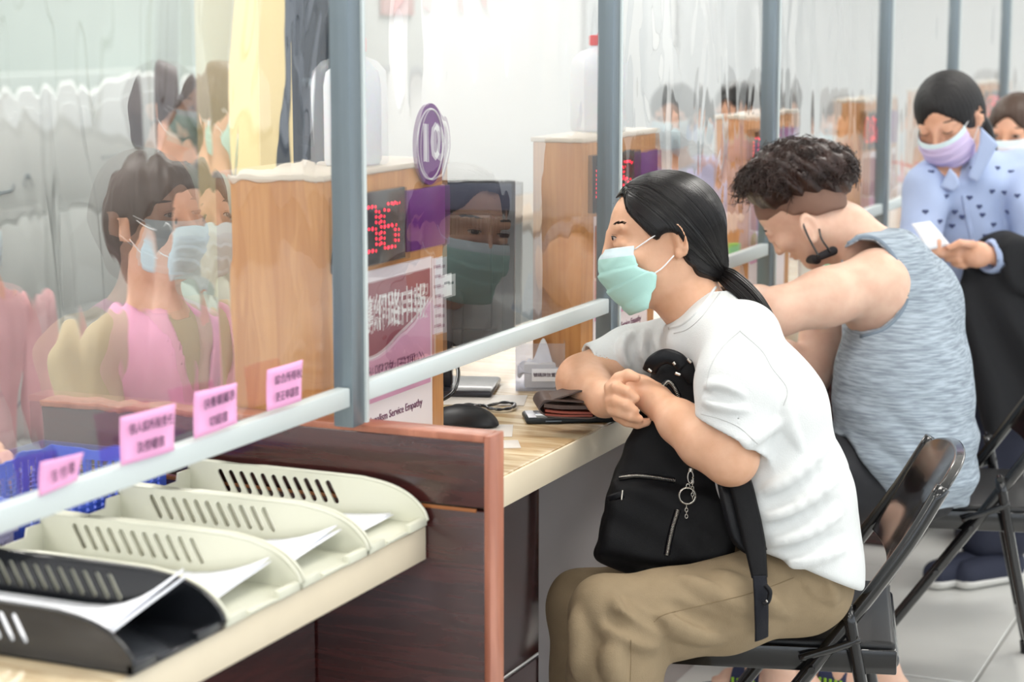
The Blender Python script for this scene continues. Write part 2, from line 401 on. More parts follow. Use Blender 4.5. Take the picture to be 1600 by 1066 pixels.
# low white-topped partition under the counter beyond the first seat
for k, y in enumerate((3.315, 4.46, 5.46, 6.46)):
    MB().box((-1.414, y-.02, 0), (-1.20, y+.02, CT-.052), .003).build('support_board', m_white if k == 0 else m_mah, ct)
# ---- aluminium posts and acrylic screens
for k, y in enumerate(POSTY):
    lb = ['aluminium screen post at the near left edge of the photo', 'nearest full aluminium post, standing on the mahogany divider', 'aluminium post right beside the seated woman in the green mask',
          'aluminium post behind the curly hair of the man in the tank top', 'aluminium post left of the standing woman in the blue shirt', 'aluminium post rising behind the standing woman in the blue shirt', 'thin far aluminium post right of the standing woman', 'second farthest aluminium screen post at the back', 'farthest aluminium screen post at the back'][k]
    z0 = .915 if k < 2 else CT
    if k == 0: z0 = CT
    o = empty('screen_post', (PX, y, z0), lb, 'post', 'posts of the acrylic screens')
    MB().box((PX-.016, y-.016, z0), (PX+.016, y+.018, 2.3), .003).build('post_profile', m_alu, o)
    MB().box((PX-.004, y+.018, z0+.002), (PX+.019, y+.026, 2.3), .001).build('edge_channel', m_rail, o)
def film(name, seed, amp, ghost, dimples=False):
    t = NT(name); tc = t.n('ShaderNodeTexCoord'); mp = t.n('ShaderNodeMapping'); t.l(tc.outputs['Object'], mp.inputs[0]); mp.inputs['Scale'].default_value = (1, 1, .38); mp.inputs['Location'].default_value = (seed, seed*1.7, 0)
    n1 = t.n('ShaderNodeTexNoise'); n1.inputs['Scale'].default_value = 7; n1.inputs['Detail'].default_value = 1.5; n1.inputs['Distortion'].default_value = .6; t.l(mp.outputs[0], n1.inputs['Vector'])
    # warping grows towards the top where the sheet hangs loose
    sx = t.n('ShaderNodeSeparateXYZ'); t.l(tc.outputs['Object'], sx.inputs[0])
    mr = t.n('ShaderNodeMapRange'); mr.inputs['From Min'].default_value = .05; mr.inputs['From Max'].default_value = .5; mr.inputs['To Min'].default_value = .25; mr.inputs['To Max'].default_value = 1; t.l(sx.outputs['Z'], mr.inputs['Value'])
    ml = t.n('ShaderNodeMath', operation='MULTIPLY'); t.l(n1.outputs['Fac'], ml.inputs[0]); t.l(mr.outputs[0], ml.inputs[1])
    if dimples:   # row of dimples shaped to bend reflected ceiling lights into rings
        def mth(op, a, bb=None):
            q = t.n('ShaderNodeMath', operation=op)
            for i_, v_ in enumerate((a, bb)):
                if v_ is None: continue
                if isinstance(v_, (int, float)): q.inputs[i_].default_value = v_
                else: t.l(v_, q.inputs[i_])
            return q.outputs[0]
        fy = mth('MULTIPLY', mth('SUBTRACT', mth('FRACT', mth('DIVIDE', mth('ADD', sx.outputs['Y'], 5.0), .125)), .5), .125/.030)
        fz = mth('DIVIDE', mth('SUBTRACT', sx.outputs['Z'], .475), .085)
        g = mth('MULTIPLY', mth('EXPONENT', mth('MULTIPLY', mth('ADD', mth('MULTIPLY', fy, fy), mth('MULTIPLY', fz, fz)), -1)), .9)
        ml2 = t.n('ShaderNodeMath', operation='ADD'); t.l(ml.outputs[0], ml2.inputs[0]); t.l(g, ml2.inputs[1]); ml = ml2
    b = t.n('ShaderNodeBump'); b.inputs['Strength'].default_value = 1; b.inputs['Distance'].default_value = amp; t.l(ml.outputs[0], b.inputs['Height'])
    rf = t.n('ShaderNodeBsdfRefraction'); rf.inputs['IOR'].default_value = 1.016; rf.inputs['Roughness'].default_value = 0; rf.inputs['Color'].default_value = (.97, .98, .98, 1); t.l(b.outputs[0], rf.inputs['Normal'])
    tr = t.n('ShaderNodeBsdfTransparent'); tr.inputs['Color'].default_value = (.97, .98, .98, 1)
    gl = t.n('ShaderNodeBsdfGlossy'); gl.inputs['Roughness'].default_value = .0; gl.inputs['Color'].default_value = (1, 1, 1, 1)
    b2 = t.n('ShaderNodeBump'); b2.inputs['Strength'].default_value = .35; b2.inputs['Distance'].default_value = amp*.12; t.l(ml.outputs[0], b2.inputs['Height']); t.l(b2.outputs[0], gl.inputs['Normal'])
    mx = t.n('ShaderNodeMixShader'); mx.inputs[0].default_value = ghost; t.l(tr.outputs[0], mx.inputs[1]); t.l(rf.outputs[0], mx.inputs[2])
    fr = t.n('ShaderNodeFresnel'); fr.inputs['IOR'].default_value = 1.6
    m2 = t.n('ShaderNodeMixShader'); t.l(fr.outputs[0], m2.inputs[0]); t.l(mx.outputs[0], m2.inputs[1]); t.l(gl.outputs[0], m2.inputs[2]); t.l(m2.outputs[0], t.out.inputs[0])
    return t.m
m_films = [film('warped_clear_film_a', 3.1, .34, .75), film('warped_clear_film_b', 7.7, .07, .4, True), film('warped_clear_film_c', 1.3, .2, .6)]
wh = ['nearest warped clear plastic screen with pink notes along its lower rail', 'clear plastic screen mirroring the seated woman in the green mask', 'clear plastic screen behind the seated woman and before the man in the tank top',
      'clear plastic screen behind the curly haired man', 'clear plastic screen beside the standing woman in blue', 'clear plastic screen behind the standing woman', 'far clear plastic screen before the last posts', 'farthest clear plastic screen']
for k in range(8):
    y0, y1 = POSTY[k]+.027, POSTY[k+1]-.017
    o = empty('plastic_screen', (PX, (y0+y1)/2, .945), wh[k], 'screen', 'clear plastic counter screens')
    me = bpy.data.meshes.new('clear_sheet'); ym = (y1-y0)/2; me.from_pydata([(0, -ym, .015), (0, ym, .015), (0, ym, 1.35), (0, -ym, 1.35)], [], [(0, 1, 2, 3)])
    link('clear_sheet', me, m_films[0 if k == 0 else 1 if k == 1 else 2], o)
    MB().box((PX-.008, y0, .945), (PX+.012, y1, .972), .002).build('bottom_rail', m_rail, o)
# ---- wooden display cabinets behind the screens
m_led = mat('black_display_glass', (34, 26, 32), .15, coat=.3)
m_dot = mat('red_led_dot', (255, 30, 60), .4, emit=4)
m_pur = mat('purple_acrylic', (112, 50, 128), .3); m_wht = mat('white_print', (245, 245, 245), .5)
DIG = {'0': '01110 10001 10001 10001 10001 10001 10001 10001 01110', '3': '01110 10001 00001 00001 00110 00001 00001 10001 01110', '6': '00111 01000 10000 10000 11110 10001 10001 10001 01110'}
for k in range(6):
    Y0 = 2.466+k*1.0 if k < 3 else POSTY[k+1]+.06; Y1 = Y0+.405
    X0, X1 = -1.40, [-1.57, -1.50, -1.47, -1.47, -1.47, -1.47][k]
    names = ['nearest', 'second nearest', 'third nearest', 'fourth nearest', 'fifth nearest', 'farthest']
    o = empty('display_cabinet', ((X0+X1)/2, (Y0+Y1)/2, CT), names[k]+' honey wood display cabinet behind the screens'+[', carrying the round number 10 sign', ', beside the clear card box', '', '', '', ''][k], 'cabinet', 'wooden display cabinets between windows')
    MB().box((X1, Y0, CT), (X0, Y1, 1.247), .002).build('body', m_oak, o)
    MB().box((X1-.004, Y0-.003, 1.247), (X0+.003, Y1+.002, 1.256), .002).build('top', mat('pale_cabinet_top', (224, 212, 196), .4), o)
    MB().box((X0, Y0+.03, 1.112), (X0+.012, Y0+.25, 1.222), .002).build('number_display', m_led, o)
    mb = MB(); 
    for q, ch in enumerate('036'):
        for r, row in enumerate(DIG[ch].split()):
            for c_, v in enumerate(row):
                if v == '1': mb.sph((X0+.0125, Y0+.045+q*.062+c_*.0115, 1.20-r*.0082), (.0012, .0032, .0026), 6)
    mb.build('led_digits', m_dot, bpy.data.objects.get('x') or o)
    MB().box((X0, Y0+.266, 1.118), (X0+.006, Y1-.002, 1.214), .002).build('purple_plate', m_pur, o)
    # poster
    ps = MB().box((X0, Y0+.06, .795), (X0+.0015, Y1-.045, 1.103), .0003).build('poster', mat('poster_paper', (244, 236, 240), .45), o)
    xf = X0+.0017; ya, yb = Y0+.065, Y1-.052; n = 20
    arc = [(xf, ya, .985)]+[(xf, ya+(yb-ya)*t, .985+.0*t+.055*max(0, (t-.3)/.7)**2-.012*math.sin(math.pi*min(1, t/.6))) for t in np.linspace(0, 1, n)]+[(xf, yb, 1.085), (xf, ya, 1.085)]
    MB().poly(arc[1:], (.0003, 0, 0)).build('maroon_field', mat('maroon_print', (150, 78, 92), .45), o)
    low = [(p[0], p[1], p[2]-.006) for p in arc[1:-2]]; MB().poly([(xf, ya, .90), (xf, yb, .90)]+low[::-1], (.0003, 0, 0)).build('pink_field', mat('pink_print', (226, 168, 200), .45, var=.06, bs=60), o)
    if k < 2:
        text('headline', '輔導網路申報', .060, m_wht, o, (xf+.0006, (ya+yb)/2-.004, 1.032), (0, 1, 0), (0, 0, 1), .74, bold=.0008)
        text('tagline', '專業 服務 同理心', .042, mat('plum_print', (110, 40, 90), .5), o, (xf+.0006, (ya+yb)/2, .935), (0, 1, 0), (0, 0, 1), .78)
        text('english_tagline', 'Professionalism Service Empathy', .0172, mat('plum_print', (110, 40, 90), .5), o, (xf+.0006, (ya+yb)/2, .873), (0, 1, 0), (0, 0, 1), 1.0)
        for q, cc in enumerate([(230, 120, 60), (60, 120, 190), (240, 190, 70), (200, 90, 110)]):
            MB().sph((xf, yb-.012-q*.013, .812+.004*(q % 2)), (.0006, .005, .009), 8).build('print_figure', mat('figure_print_%d' % q, cc, .5), o)
    # label strip beside the poster
    if k < 2:
        MB().box((X0, Y1-.042, .975), (X0+.0012, Y1-.004, 1.098), .0003).build('label_strip', mat('label_paper', (236, 226, 232), .5), o)
        for q in range(7): MB().box((X0+.0012, Y1-.037+(q % 2)*.004, .985+q*.016), (X0+.0015, Y1-.012, .990+q*.016), 0).build('label_line', mat('label_print', (168, 120, 140), .5), o)
        tg = MB().box((X0-.002, Y1, 1.03), (X0-.001, Y1+.034, 1.066), .0003).build('side_tab', m_wht, o)
        MB().box((X0-.001, Y1+.006, 1.05), (X0-.0007, Y1+.026, 1.054), 0).build('tab_line', mat('dark_print', (50, 50, 60), .5), o)
# round number sign
o = empty('number_sign', (-1.398, 2.81, 1.215), 'oval purple sign with a white number 10, standing over the red display', 'sign')
v = MB(); r = .064; cy, cz = 2.812, 1.281
v.poly([(-1.397, cy+r*.82*math.cos(a), cz+r*math.sin(a)) for a in np.linspace(0, 2*math.pi, 49)[:-1]], (.004, 0, 0)).build('disc', m_pur, o)
P = [(-1.3925, cy+r*.70*math.cos(a), cz+r*.86*math.sin(a)) for a in np.linspace(0, 2*math.pi, 60)]; V, Fc = tubes(np.array(P), .0016, 6); mesh_np('white_ring', V, Fc, m_wht, o)
text('number', '10', .082, m_wht, o, (-1.3925, cy, cz), (0, 1, 0), (0, 0, 1), .92, bold=.0015)
# ---- white jugs with red caps on the cabinets
def jug(x, y, z, s, lb):
    o = empty('white_jug', (x, y, z), lb, 'bottle', 'white jugs with red caps')
    MB().lathe([(.050*s, 0), (.054*s, .006*s), (.054*s, .12*s), (.050*s, .140*s), (.036*s, .155*s), (.016*s, .162*s), (.014*s, .172*s)], (x, y, z), 28).build('jug_body', mat('milky_plastic', (232, 234, 240), .35, sss=.3), o)
    MB().lathe([(.017*s, .168*s), (.018*s, .170*s), (.018*s, .186*s), (.016*s, .188*s)], (x, y, z), 20).build('red_cap', mat('red_plastic', (226, 60, 62), .4), o)
jug(-1.47, 2.68, 1.2565, 1.0, 'white jug with red cap on top of the nearest cabinet')
jug(-1.47, 3.72, 1.2565, 1.0, 'white jug with red cap on the second cabinet, left of the post')
# ================================================================ things on the tray counter
def plate(name, outer, holes, th, M, m, parent=None, bev=0.0):
    """flat outline with real holes, given thickness, placed by matrix M"""
    c = bpy.data.curves.new(name, 'CURVE'); c.dimensions = '2D'; c.fill_mode = 'BOTH'; c.extrude = th/2
    for lp in [outer]+holes:
        s = c.splines.new('POLY'); s.points.add(len(lp)-1); s.use_cyclic_u = True
        for p, q in zip(s.points, lp): p.co = (q[0], q[1], 0, 1)
    o = bpy.data.objects.new(name, c); COL.objects.link(o); dg = bpy.context.evaluated_depsgraph_get()
    me = bpy.data.meshes.new_from_object(o.evaluated_get(dg)); bpy.data.objects.remove(o); me.transform(M)
    if parent is not None: me.transform(Matrix.Translation(-Vector(parent.location)))
    me.materials.clear(); return link(name, me, m, parent)
def capsule2(x, y, L, r, a, n=5):
    pts = []
    for e, s in ((1, 1), (-1, -1)):
        for k in range(n+1):
            t = a+(-math.pi/2+math.pi*k/n)+(0 if e == 1 else math.pi)
            pts.append((x+e*L/2*math.cos(a)+r*math.cos(t), y+e*L/2*math.sin(a)+r*math.sin(t)))
    return pts
m_beige = mat('beige_plastic', (214, 214, 196), .38, coat=.15); m_blk = mat('glossy_black_plastic', (26, 28, 32), .22, coat=.4)
m_paper = mat('white_paper', (240, 242, 248), .6)
XB, XF = -1.585, -1.202
def tray(y0, y1, m, lb):
    z = CT+.001; o = empty('letter_tray', ((XB+XF)/2, (y0+y1)/2, z), lb, 'tray', 'letter trays in a row on the side counter'); hgt = .060
    MB().box((XB, y0, z), (XF+.002, y1, z+.003), .001).build('tray_floor', m, o)
    prof = [(0, 0), (XF-XB, 0), (XF-XB+.004, .008), (XF-XB-.002, .022), (XF-XB-.022, .040), (XF-XB-.05, .052), (XF-XB-.085, .058), (XF-XB-.13, hgt), (.012, hgt), (.003, hgt-.004), (0, hgt-.014)]
    holes = [capsule2(.060+.0178*k, .034, .028, .0042, math.radians(118)) for k in range(11)]
    for y in (y0+.0015, y1-.0015):
        M = Matrix(((1, 0, 0, XB), (0, 0, -1, y), (0, 1, 0, z), (0, 0, 0, 1)))
        plate('side_wall', prof, holes, .003, M, m, o)
    P = [(XB+a, y0+.0015, z+b) for a, b in prof[2:]]
    for y in (y0+.0015, y1-.0015):
        V, Fc = tubes(spline([(XB+a, y, z+b) for a, b in prof[2:]], 30), .0028, 6); mesh_np('rolled_rim', V, Fc, m, o)
    wv = y1-y0; bp = [(0, 0), (wv, 0), (wv, hgt-.014), (wv*.80, hgt-.014), (wv*.78, hgt-.026), (wv*.3, hgt-.026), (wv*.28, hgt-.018), (0, hgt-.018)]
    plate('back_wall', bp, [], .003, Matrix(((0, 0, 1, XB+.001), (1, 0, 0, y0), (0, 1, 0, z), (0, 0, 0, 1))), m, o)
    for a, b in ((y0, y0+wv*.26), (y1-wv*.30, y1)): MB().box((XF-.006, a, z), (XF+.003, b, z+.012), .0015).build('front_lip', m, o)
    MB().box((XF-.004, y0+.05, z+.003), (XF+.004, y1-.06, z+.006), .001).build('front_edge', m, o)
def sheets(name, y0, y1, x0, x1, z, n, lb, lift=.0, seed=0):
    o = empty(name, ((x0+x1)/2, (y0+y1)/2, z), lb, 'paper', 'paper stacks in the letter trays'); r = random.Random(seed)
    for k in range(n):
        a = r.uniform(-.02, .02); dx = r.uniform(-.006, .006); N = 12; V = []; z2 = z+k*.0016
        for i in range(N+1):
            for j in range(7):
                u = i/N; v_ = j/6; x = x0+(x1-x0)*u+dx; y = y0+(y1-y0)*v_
                V.append((x-a*(y-y0), y+a*(x-x0)*.3, z2+lift*max(0, u-.6)**2*(1+v_)+.0008*math.sin(5*v_+k)*u+.0005))
        Fc = [(i*7+j, (i+1)*7+j, (i+1)*7+j+1, i*7+j+1) for i in range(N) for j in range(6)]
        q = mesh_np('sheet', V, Fc, m_paper, o); md = q.modifiers.new('t', 'SOLIDIFY'); md.thickness = .0012
TR = [(2.236, 2.404, m_beige, 'farthest beige letter tray, against the mahogany divider'), (2.062, 2.230, m_beige, 'second beige letter tray from the divider'),
      (1.886, 2.056, m_beige, 'third beige letter tray, between a beige and the black one'), (1.700, 1.880, m_blk, 'black letter tray with slotted sides, nearest of the row')]
for k, t_ in enumerate(TR):
    tray(*t_); a, b = t_[0], t_[1]
    sheets('paper_stack', a+.014, b-.012, XB+.02, XF-[.045, .035, .035, .04][k], CT+.0055, 2+(k > 0)+(k == 3)*3, 'white papers lying in the '+['farthest beige tray', 'second beige tray from the divider', 'third beige tray', 'black letter tray'][k], [.03, .10, .10, .18][k], k)
# blue basket with holes
m_blue = mat('blue_plastic', (66, 96, 205), .35, coat=.1)
def basket(x0, x1, y0, y1, z0, z1, m, name, lb):
    o = empty(name, ((x0+x1)/2, (y0+y1)/2, z0), lb, 'basket'); hh = z1-z0
    def wall(p, q, nrows, cols):
        p = Vector(p); q = Vector(q); L = (q-p).length; X = (q-p).normalized(); M = Matrix(((X.x, 0, X.y, p.x), (X.y, 0, -X.x, p.y), (0, 1, 0, z0), (0, 0, 0, 1)))
        hs = [[(cx-.0035, cz-.0035), (cx+.0035, cz-.0035), (cx+.0035, cz+.0035), (cx-.0035, cz+.0035)] for cx in np.linspace(.02, L-.02, cols) for cz in np.linspace(.014, hh-.025, nrows)]
        plate('basket_wall', [(0, 0), (L, 0), (L, hh), (0, hh)], hs, .003, M, m, o)
        MB().box((0, 0, 0), (.001, .001, .001), 0).bm.free()
    wall((x0, y0, 0), (x1, y0, 0), 6, 16); wall((x1, y0, 0), (x1, y1, 0), 6, 18); wall((x1, y1, 0), (x0, y1, 0), 6, 16); wall((x0, y1, 0), (x0, y0, 0), 6, 18)
    MB().box((x0, y0, z0), (x1, y1, z0+.004), .001).build('basket_floor', m, o)
    e = .006; r = MB()
    for a, b in (((x0-e, y0-e), (x1+e, y0+.001)), ((x0-e, y1-.001), (x1+e, y1+e)), ((x0-e, y0), (x0+.001, y1)), ((x1-.001, y0), (x1+e, y1))): r.box((a[0], a[1], z1-.014), (b[0], b[1], z1), .002)
    for k in range(4): r.box((x1, y0+.01, z1-.022-k*.008), (x1+.003, y1-.01, z1-.019-k*.008), .001)
    r.build('rim', m, o)
    return o
basket(-1.82, -1.605, 2.04, 2.37, CT, CT+.075, m_blue, 'blue_basket', 'blue plastic basket with square holes behind the letter trays')
basket(-1.82, -1.605, 1.80, 2.02, CT, CT+.055, mat('lavender_plastic', (170, 168, 200), .4), 'lavender_basket', 'lavender plastic basket left of the blue basket')
# pink notes standing on the lower rail
m_pink = mat('pink_paper', (250, 178, 224), .6); m_ink = mat('dark_ink', (70, 40, 70), .6)
NOTES = [((59, 722), (126, 707), (121, 750), (62, 776), '支 付 單', '', 'small pink note nearest the left edge of the photo'),
         ((184, 652), (270, 630), (272, 704), (190, 728), '個人綜所稅委任', '及授權書', 'large pink note above the blue basket'),
         ((300, 613), (366, 598), (371, 661), (304, 686), '扶養親屬表', '切結書', 'pink note between the large note and the one next to the post'),
         ((414, 578), (469, 562), (471, 626), (418, 643), '綜合所得稅', '更正申請書', 'pink note on the rail closest to the aluminium post')]
for c0, c1, c2, c3, t1, t2, lb in NOTES:
    P = [onX(*c, PX+.0145) for c in (c3, c2, c1, c0)]; o = empty('pink_note', P[0], lb, 'note', 'pink notes taped to the lower rail')
    V = []; n = 8
    for i in range(n+1):
        for j in range(n+1):
            u, v_ = i/n, j/n; p = (P[0]*(1-u)+P[1]*u)*(1-v_)+(P[3]*(1-u)+P[2]*u)*v_; V.append(p+np.array([.004*v_**2+.0015*math.sin(3*u), 0, 0]))
    q = mesh_np('note_sheet', V, [(i*(n+1)+j, (i+1)*(n+1)+j, (i+1)*(n+1)+j+1, i*(n+1)+j+1) for i in range(n) for j in range(n)], m_pink, o); q.modifiers.new('t', 'SOLIDIFY').thickness = .001
    yd = (P[1]-P[0]); yd /= np.linalg.norm(yd); L = np.linalg.norm(P[1]-P[0]); c = sum(P)/4; h_ = P[3][2]-P[0][2]
    if t2:
        text('note_text', t1, h_*.25, m_ink, o, c+np.array([.0075, 0, h_*.20]), yd, (0, 0, 1), min(1, L*.85/(len(t1)*h_*.25)))
        text('note_text', t2, h_*.25, m_ink, o, c+np.array([.0055, 0, -h_*.22]), yd, (0, 0, 1), min(1, L*.7/(len(t2)*h_*.25)))
    else: text('note_text', t1, h_*.40, m_ink, o, c+np.array([.006, 0, 0]), yd, (0, 0, 1), .8)
# ================================================================ things on the service counter
def obox(c, half, ang, z0, z1, bev=.002):   # box at c rotated about z
    return MB().box((-half[0], -half[1], 0), (half[0], half[1], z1-z0), bev), Matrix.Translation((c[0], c[1], z0)) @ Matrix.Rotation(ang, 4, 'Z')
def obuild(mbm, name, m, parent=None):
    mb, M = mbm; mb.bm.transform(M); return mb.build(name, m, parent)
A0 = onZ(822, 664, CT); A1 = onZ(975, 661, CT); dirp = A1-A0; ang = math.atan2(dirp[1], dirp[0]); Lp = np.linalg.norm(dirp[:2])
nrm = np.array([-math.sin(ang), math.cos(ang), 0]); pc = (A0+A1)/2+nrm*.038
o = empty('smartphone', (pc[0], pc[1], CT), 'black smartphone lying on the counter under the wallet', 'phone')
obuild(obox(pc, (Lp/2, .037), ang, CT+.0005, CT+.0105, .004), 'phone_case', mat('dark_phone_case', (40, 44, 46), .4), o)
obuild(obox(pc, (Lp/2-.004, .033), ang, CT+.0105, CT+.0112, .0003), 'phone_screen', mat('phone_glass', (24, 26, 30), .08, coat=.5), o)
for s_ in (-1, 1): obuild(obox(pc+s_*np.array([math.cos(ang), math.sin(ang), 0])*(Lp/2-.012), (.007, .032), ang, CT+.0112, CT+.0116, .0001), 'phone_bezel', mat('white_bezel', (225, 228, 235), .3), o)
B = W(850, 662, 3.36)
obuild(obox(A0+dirp*.28+np.array([0, 0, 0]), (.014, .0006), ang, CT+.004, CT+.0065, .0003), 'volume_button', m_alu, o)
def ribbon(name, px, d0, z_lift, depth, th, m, parent, n=24):
    """strip following a path drawn at distance d0, extruded away from the viewer by depth"""
    P = spline([W(x, y, d0) for x, y in px], n); T = np.gradient(P, axis=0); T /= np.linalg.norm(T, axis=1)[:, None]; N_ = np.cross(T, nrm); N_ /= np.linalg.norm(N_, axis=1)[:, None]
    V = []
    for k in range(4):
        V.append(P+N_*th*(.5 if k in (0, 1) else -.5)+nrm*depth*(1 if k in (1, 2) else 0))
    V = np.stack(V, 1).reshape(-1, 3); Fc = []
    for i in range(n-1):
        for k in range(4): Fc.append((i*4+k, i*4+(k+1) % 4, (i+1)*4+(k+1) % 4, (i+1)*4+k))
    Fc += [(3, 2, 1, 0), tuple((n-1)*4+k for k in range(4))]
    q = mesh_np(name, V, Fc, m, parent); q.data.set_sharp_from_angle(angle=math.radians(50)); return q
m_lea = mat('dark_brown_leather', (74, 58, 52), .42, bump=.3, bs=600, var=.1); m_red = mat('red_brown_lining', (132, 62, 48), .5, bump=.2, bs=500)
o = empty('leather_wallet', onZ(890, 657, CT+.0115), 'dark brown leather wallet with open flap, lying on the phone', 'wallet'); dw = 3.335
ribbon('wallet_cover', [(934, 646), (930, 652), (915, 654), (870, 652), (850, 648), (842, 638), (848, 628), (862, 626), (900, 628), (928, 630), (935, 638), (934, 646)], dw, 0, .082, .0026, m_lea, o, 40)
ribbon('wallet_lining', [(852, 642), (880, 645), (926, 646)], dw-.001, 0, .08, .0035, m_red, o)
ribbon('wallet_lining', [(852, 648), (880, 650), (926, 650)], dw-.001, 0, .08, .003, m_red, o)
ribbon('wallet_pocket', [(850, 634), (880, 637), (926, 637)], dw-.001, 0, .08, .006, m_lea, o)
ribbon('wallet_flap', [(843, 638), (850, 630), (868, 624), (890, 617), (905, 612), (917, 611)], dw+.004, 0, .06, .0026, m_lea, o)
q = W(907, 612, dw+.02); MB().cyl(q+np.array([0, 0, -.002]), q+np.array([0, 0, .004]), .005, n=16).build('snap_button', m_alu, o)
q = W(912, 624, dw+.03); MB().cyl(q+np.array([0, 0, 0]), q+np.array([0, 0, .003]), .005, n=16).build('snap_stud', m_alu, o)
# twisted black cord
cp = [onZ(x, y, CT+.006) for x, y in [(690, 640), (712, 634), (735, 632), (760, 634), (785, 629), (803, 631), (800, 637), (782, 640), (765, 638), (752, 633), (735, 637), (712, 640), (695, 643)]]
P = spline(cp, 120); rad = .0028+.0022*np.abs(np.sin(np.arange(120)*.42)); V, Fc = tubes(P, rad[None], 6, flat=((0, 0, 1), .6)); q = mesh_np('twisted_cord', V, Fc, m_blk); tag(q, 'black twisted strap looped on the counter beside the monitor', 'strap')
# computer mouse
c0 = onZ(728, 664, CT+.001); sd = SDF().add(ell(c0+np.array([0, 0, .0]), (.062, .034, .036))).cut(plane(c0+np.array([0, 0, .001]), (0, 0, -1)))
q = sd.build('computer_mouse', mat('matt_black_plastic', (30, 31, 34), .45), c0-.08, c0+.08, .003); tag(q, 'black rounded computer mouse just behind the mahogany divider', 'mouse')
# monitor
mc = onZ(735, 610, CT); yaw_m = math.radians(18); o = empty('computer_monitor', (mc[0], mc[1], CT), 'black computer monitor seen from behind through the screen beside the nearest cabinet', 'monitor'); 
Mm = Matrix.Translation((mc[0], mc[1], 0)) @ Matrix.Rotation(yaw_m, 4, 'Z')
def mbx(a, b, bev, name, m, pr=None):
    mb = MB().box(a, b, bev); mb.bm.transform(Mm); return mb.build(name, m, pr or o)
m_mon = mat('charcoal_plastic', (38, 38, 44), .3, coat=.2)
mbx((-.24, -.012, CT+.085), (.085, .012, CT+.40), .004, 'monitor_shell', m_mon)
mbx((-.20, -.032, CT+.12), (.045, -.012, CT+.34), .01, 'back_bulge', m_mon)
mbx((-.235, -.014, CT+.345), (.08, -.0115, CT+.395), .001, 'top_band', mat('slate_plastic', (74, 80, 98), .35))
for k in range(22): mbx((-.10+k*.0075, -.034, CT+.300), (-.097+k*.0075, -.030, CT+.332), .0005, 'vent_slot', mat('vent_dark', (10, 10, 12), .6))
mbx((-.11, -.045, CT+.012), (-.03, -.015, CT+.20), .006, 'stand_neck', m_mon); mbx((-.17, -.08, CT), (.05, .08, CT+.014), .006, 'stand_base', m_mon)
tube('video_cable', [W(712, 560, 3.45), W(716, 585, 3.42), W(710, 610, 3.4), W(696, 622, 3.4), W(680, 628, 3.42)], .0035, m_blk, o)
# clear card box with slip
ac = NT('clear_acrylic'); tr = ac.n('ShaderNodeBsdfTransparent'); tr.inputs[0].default_value = (.93, .94, .97, 1); gl = ac.n('ShaderNodeBsdfPrincipled'); gl.inputs['Base Color'].default_value = (.9, .9, .95, 1); gl.inputs['Roughness'].default_value = .15; mx = ac.n('ShaderNodeMixShader'); mx.inputs[0].default_value = .13; ac.l(tr.outputs[0], mx.inputs[1]); ac.l(gl.outputs[0], mx.inputs[2]); ac.l(mx.outputs[0], ac.out.inputs[0]); m_ac = ac.m
ba, bb = onZ(806, 612, CT), onZ(882, 612, CT); dv_ = bb-ba; ab = math.atan2(dv_[1], dv_[0]); Lb = np.linalg.norm(dv_); nb_ = np.array([-math.sin(ab), math.cos(ab), 0]); bc = (ba+bb)/2+nb_*.05
o = empty('clear_box', (bc[0], bc[1], CT), 'clear open acrylic box with tissue and a white slip on the counter', 'box')
for c_, hf in ((bc-nb_*.05, (Lb/2, .0012)), (bc+nb_*.05, (Lb/2, .0012)), (bc-dv_/2, (.0012, .05)), (bc+dv_/2, (.0012, .05))): obuild(obox(c_, hf, ab, CT+.001, CT+.092, .0004), 'box_wall', m_ac, o)
obuild(obox(bc, (Lb/2, .05), ab, CT+.0005, CT+.003, .0004), 'box_floor', m_ac, o)
q = bc-nb_*.0525; q2 = q+dv_/Lb*.012
o2 = tag(obuild(obox(q2, (.028, .0006), ab, CT+.020, CT+.044, .0002), 'paper_slip', m_paper), 'white slip with printed characters on the front of the clear box', 'slip')
text('slip_text', '號碼牌放置區', .0085, m_ink, o2, q2-nb_*.0012+np.array([0, 0, .032]), dv_, (0, 0, 1), 1)
obuild(obox(bc-nb_*.02, (.03, .012), ab, CT+.003, CT+.050, .004), 'card_pile', mat('off_white_cards', (226, 224, 218), .6), o)
tis = SDF(); random.seed(3)
V = []; N = 24
for i in range(N):
    for j in range(N):
        u, v_ = i/(N-1)-.5, j/(N-1)-.5; p = bc+dv_/Lb*(u*.085)+nb_*(v_*.07); r = math.hypot(u, v_); V.append((p[0], p[1], CT+.030+.055*math.exp(-r*r*14)+.012*math.sin(13*u+4*v_)*math.cos(9*v_)+.006*math.sin(30*u*v_+8*u)))
q = mesh_np('crumpled_tissue', V, [(i*N+j, (i+1)*N+j, (i+1)*N+j+1, i*N+j+1) for i in range(N-1) for j in range(N-1)], mat('tissue', (244, 244, 246), .8)); q.modifiers.new('t', 'SOLIDIFY').thickness = .0008
tag(q, 'crumpled white tissue sticking out of the clear box', 'tissue')
# papers under the counter film
for k, (x, y, lx, ly, a) in enumerate([(-1.42, 3.02, .07, .05, .4), (-1.34, 2.93, .045, .03, .5), (-1.52, 3.28, .08, .05, .35), (-1.30, 2.80, .02, .02, .8)]):
    q = obuild(obox((x, y), (lx, ly), a, CT+.0002, CT+.0012, .0002), 'paper_slip', mat('counter_paper', (214, 208, 200), .4))
    tag(q, ['pale sheet of paper flat on the counter left of the phone', 'small pale slip on the counter just behind the divider edge', 'pale sheet of paper on the counter beside the clear box', 'tiny pale scrap of paper near the front edge of the counter'][k], 'paper')
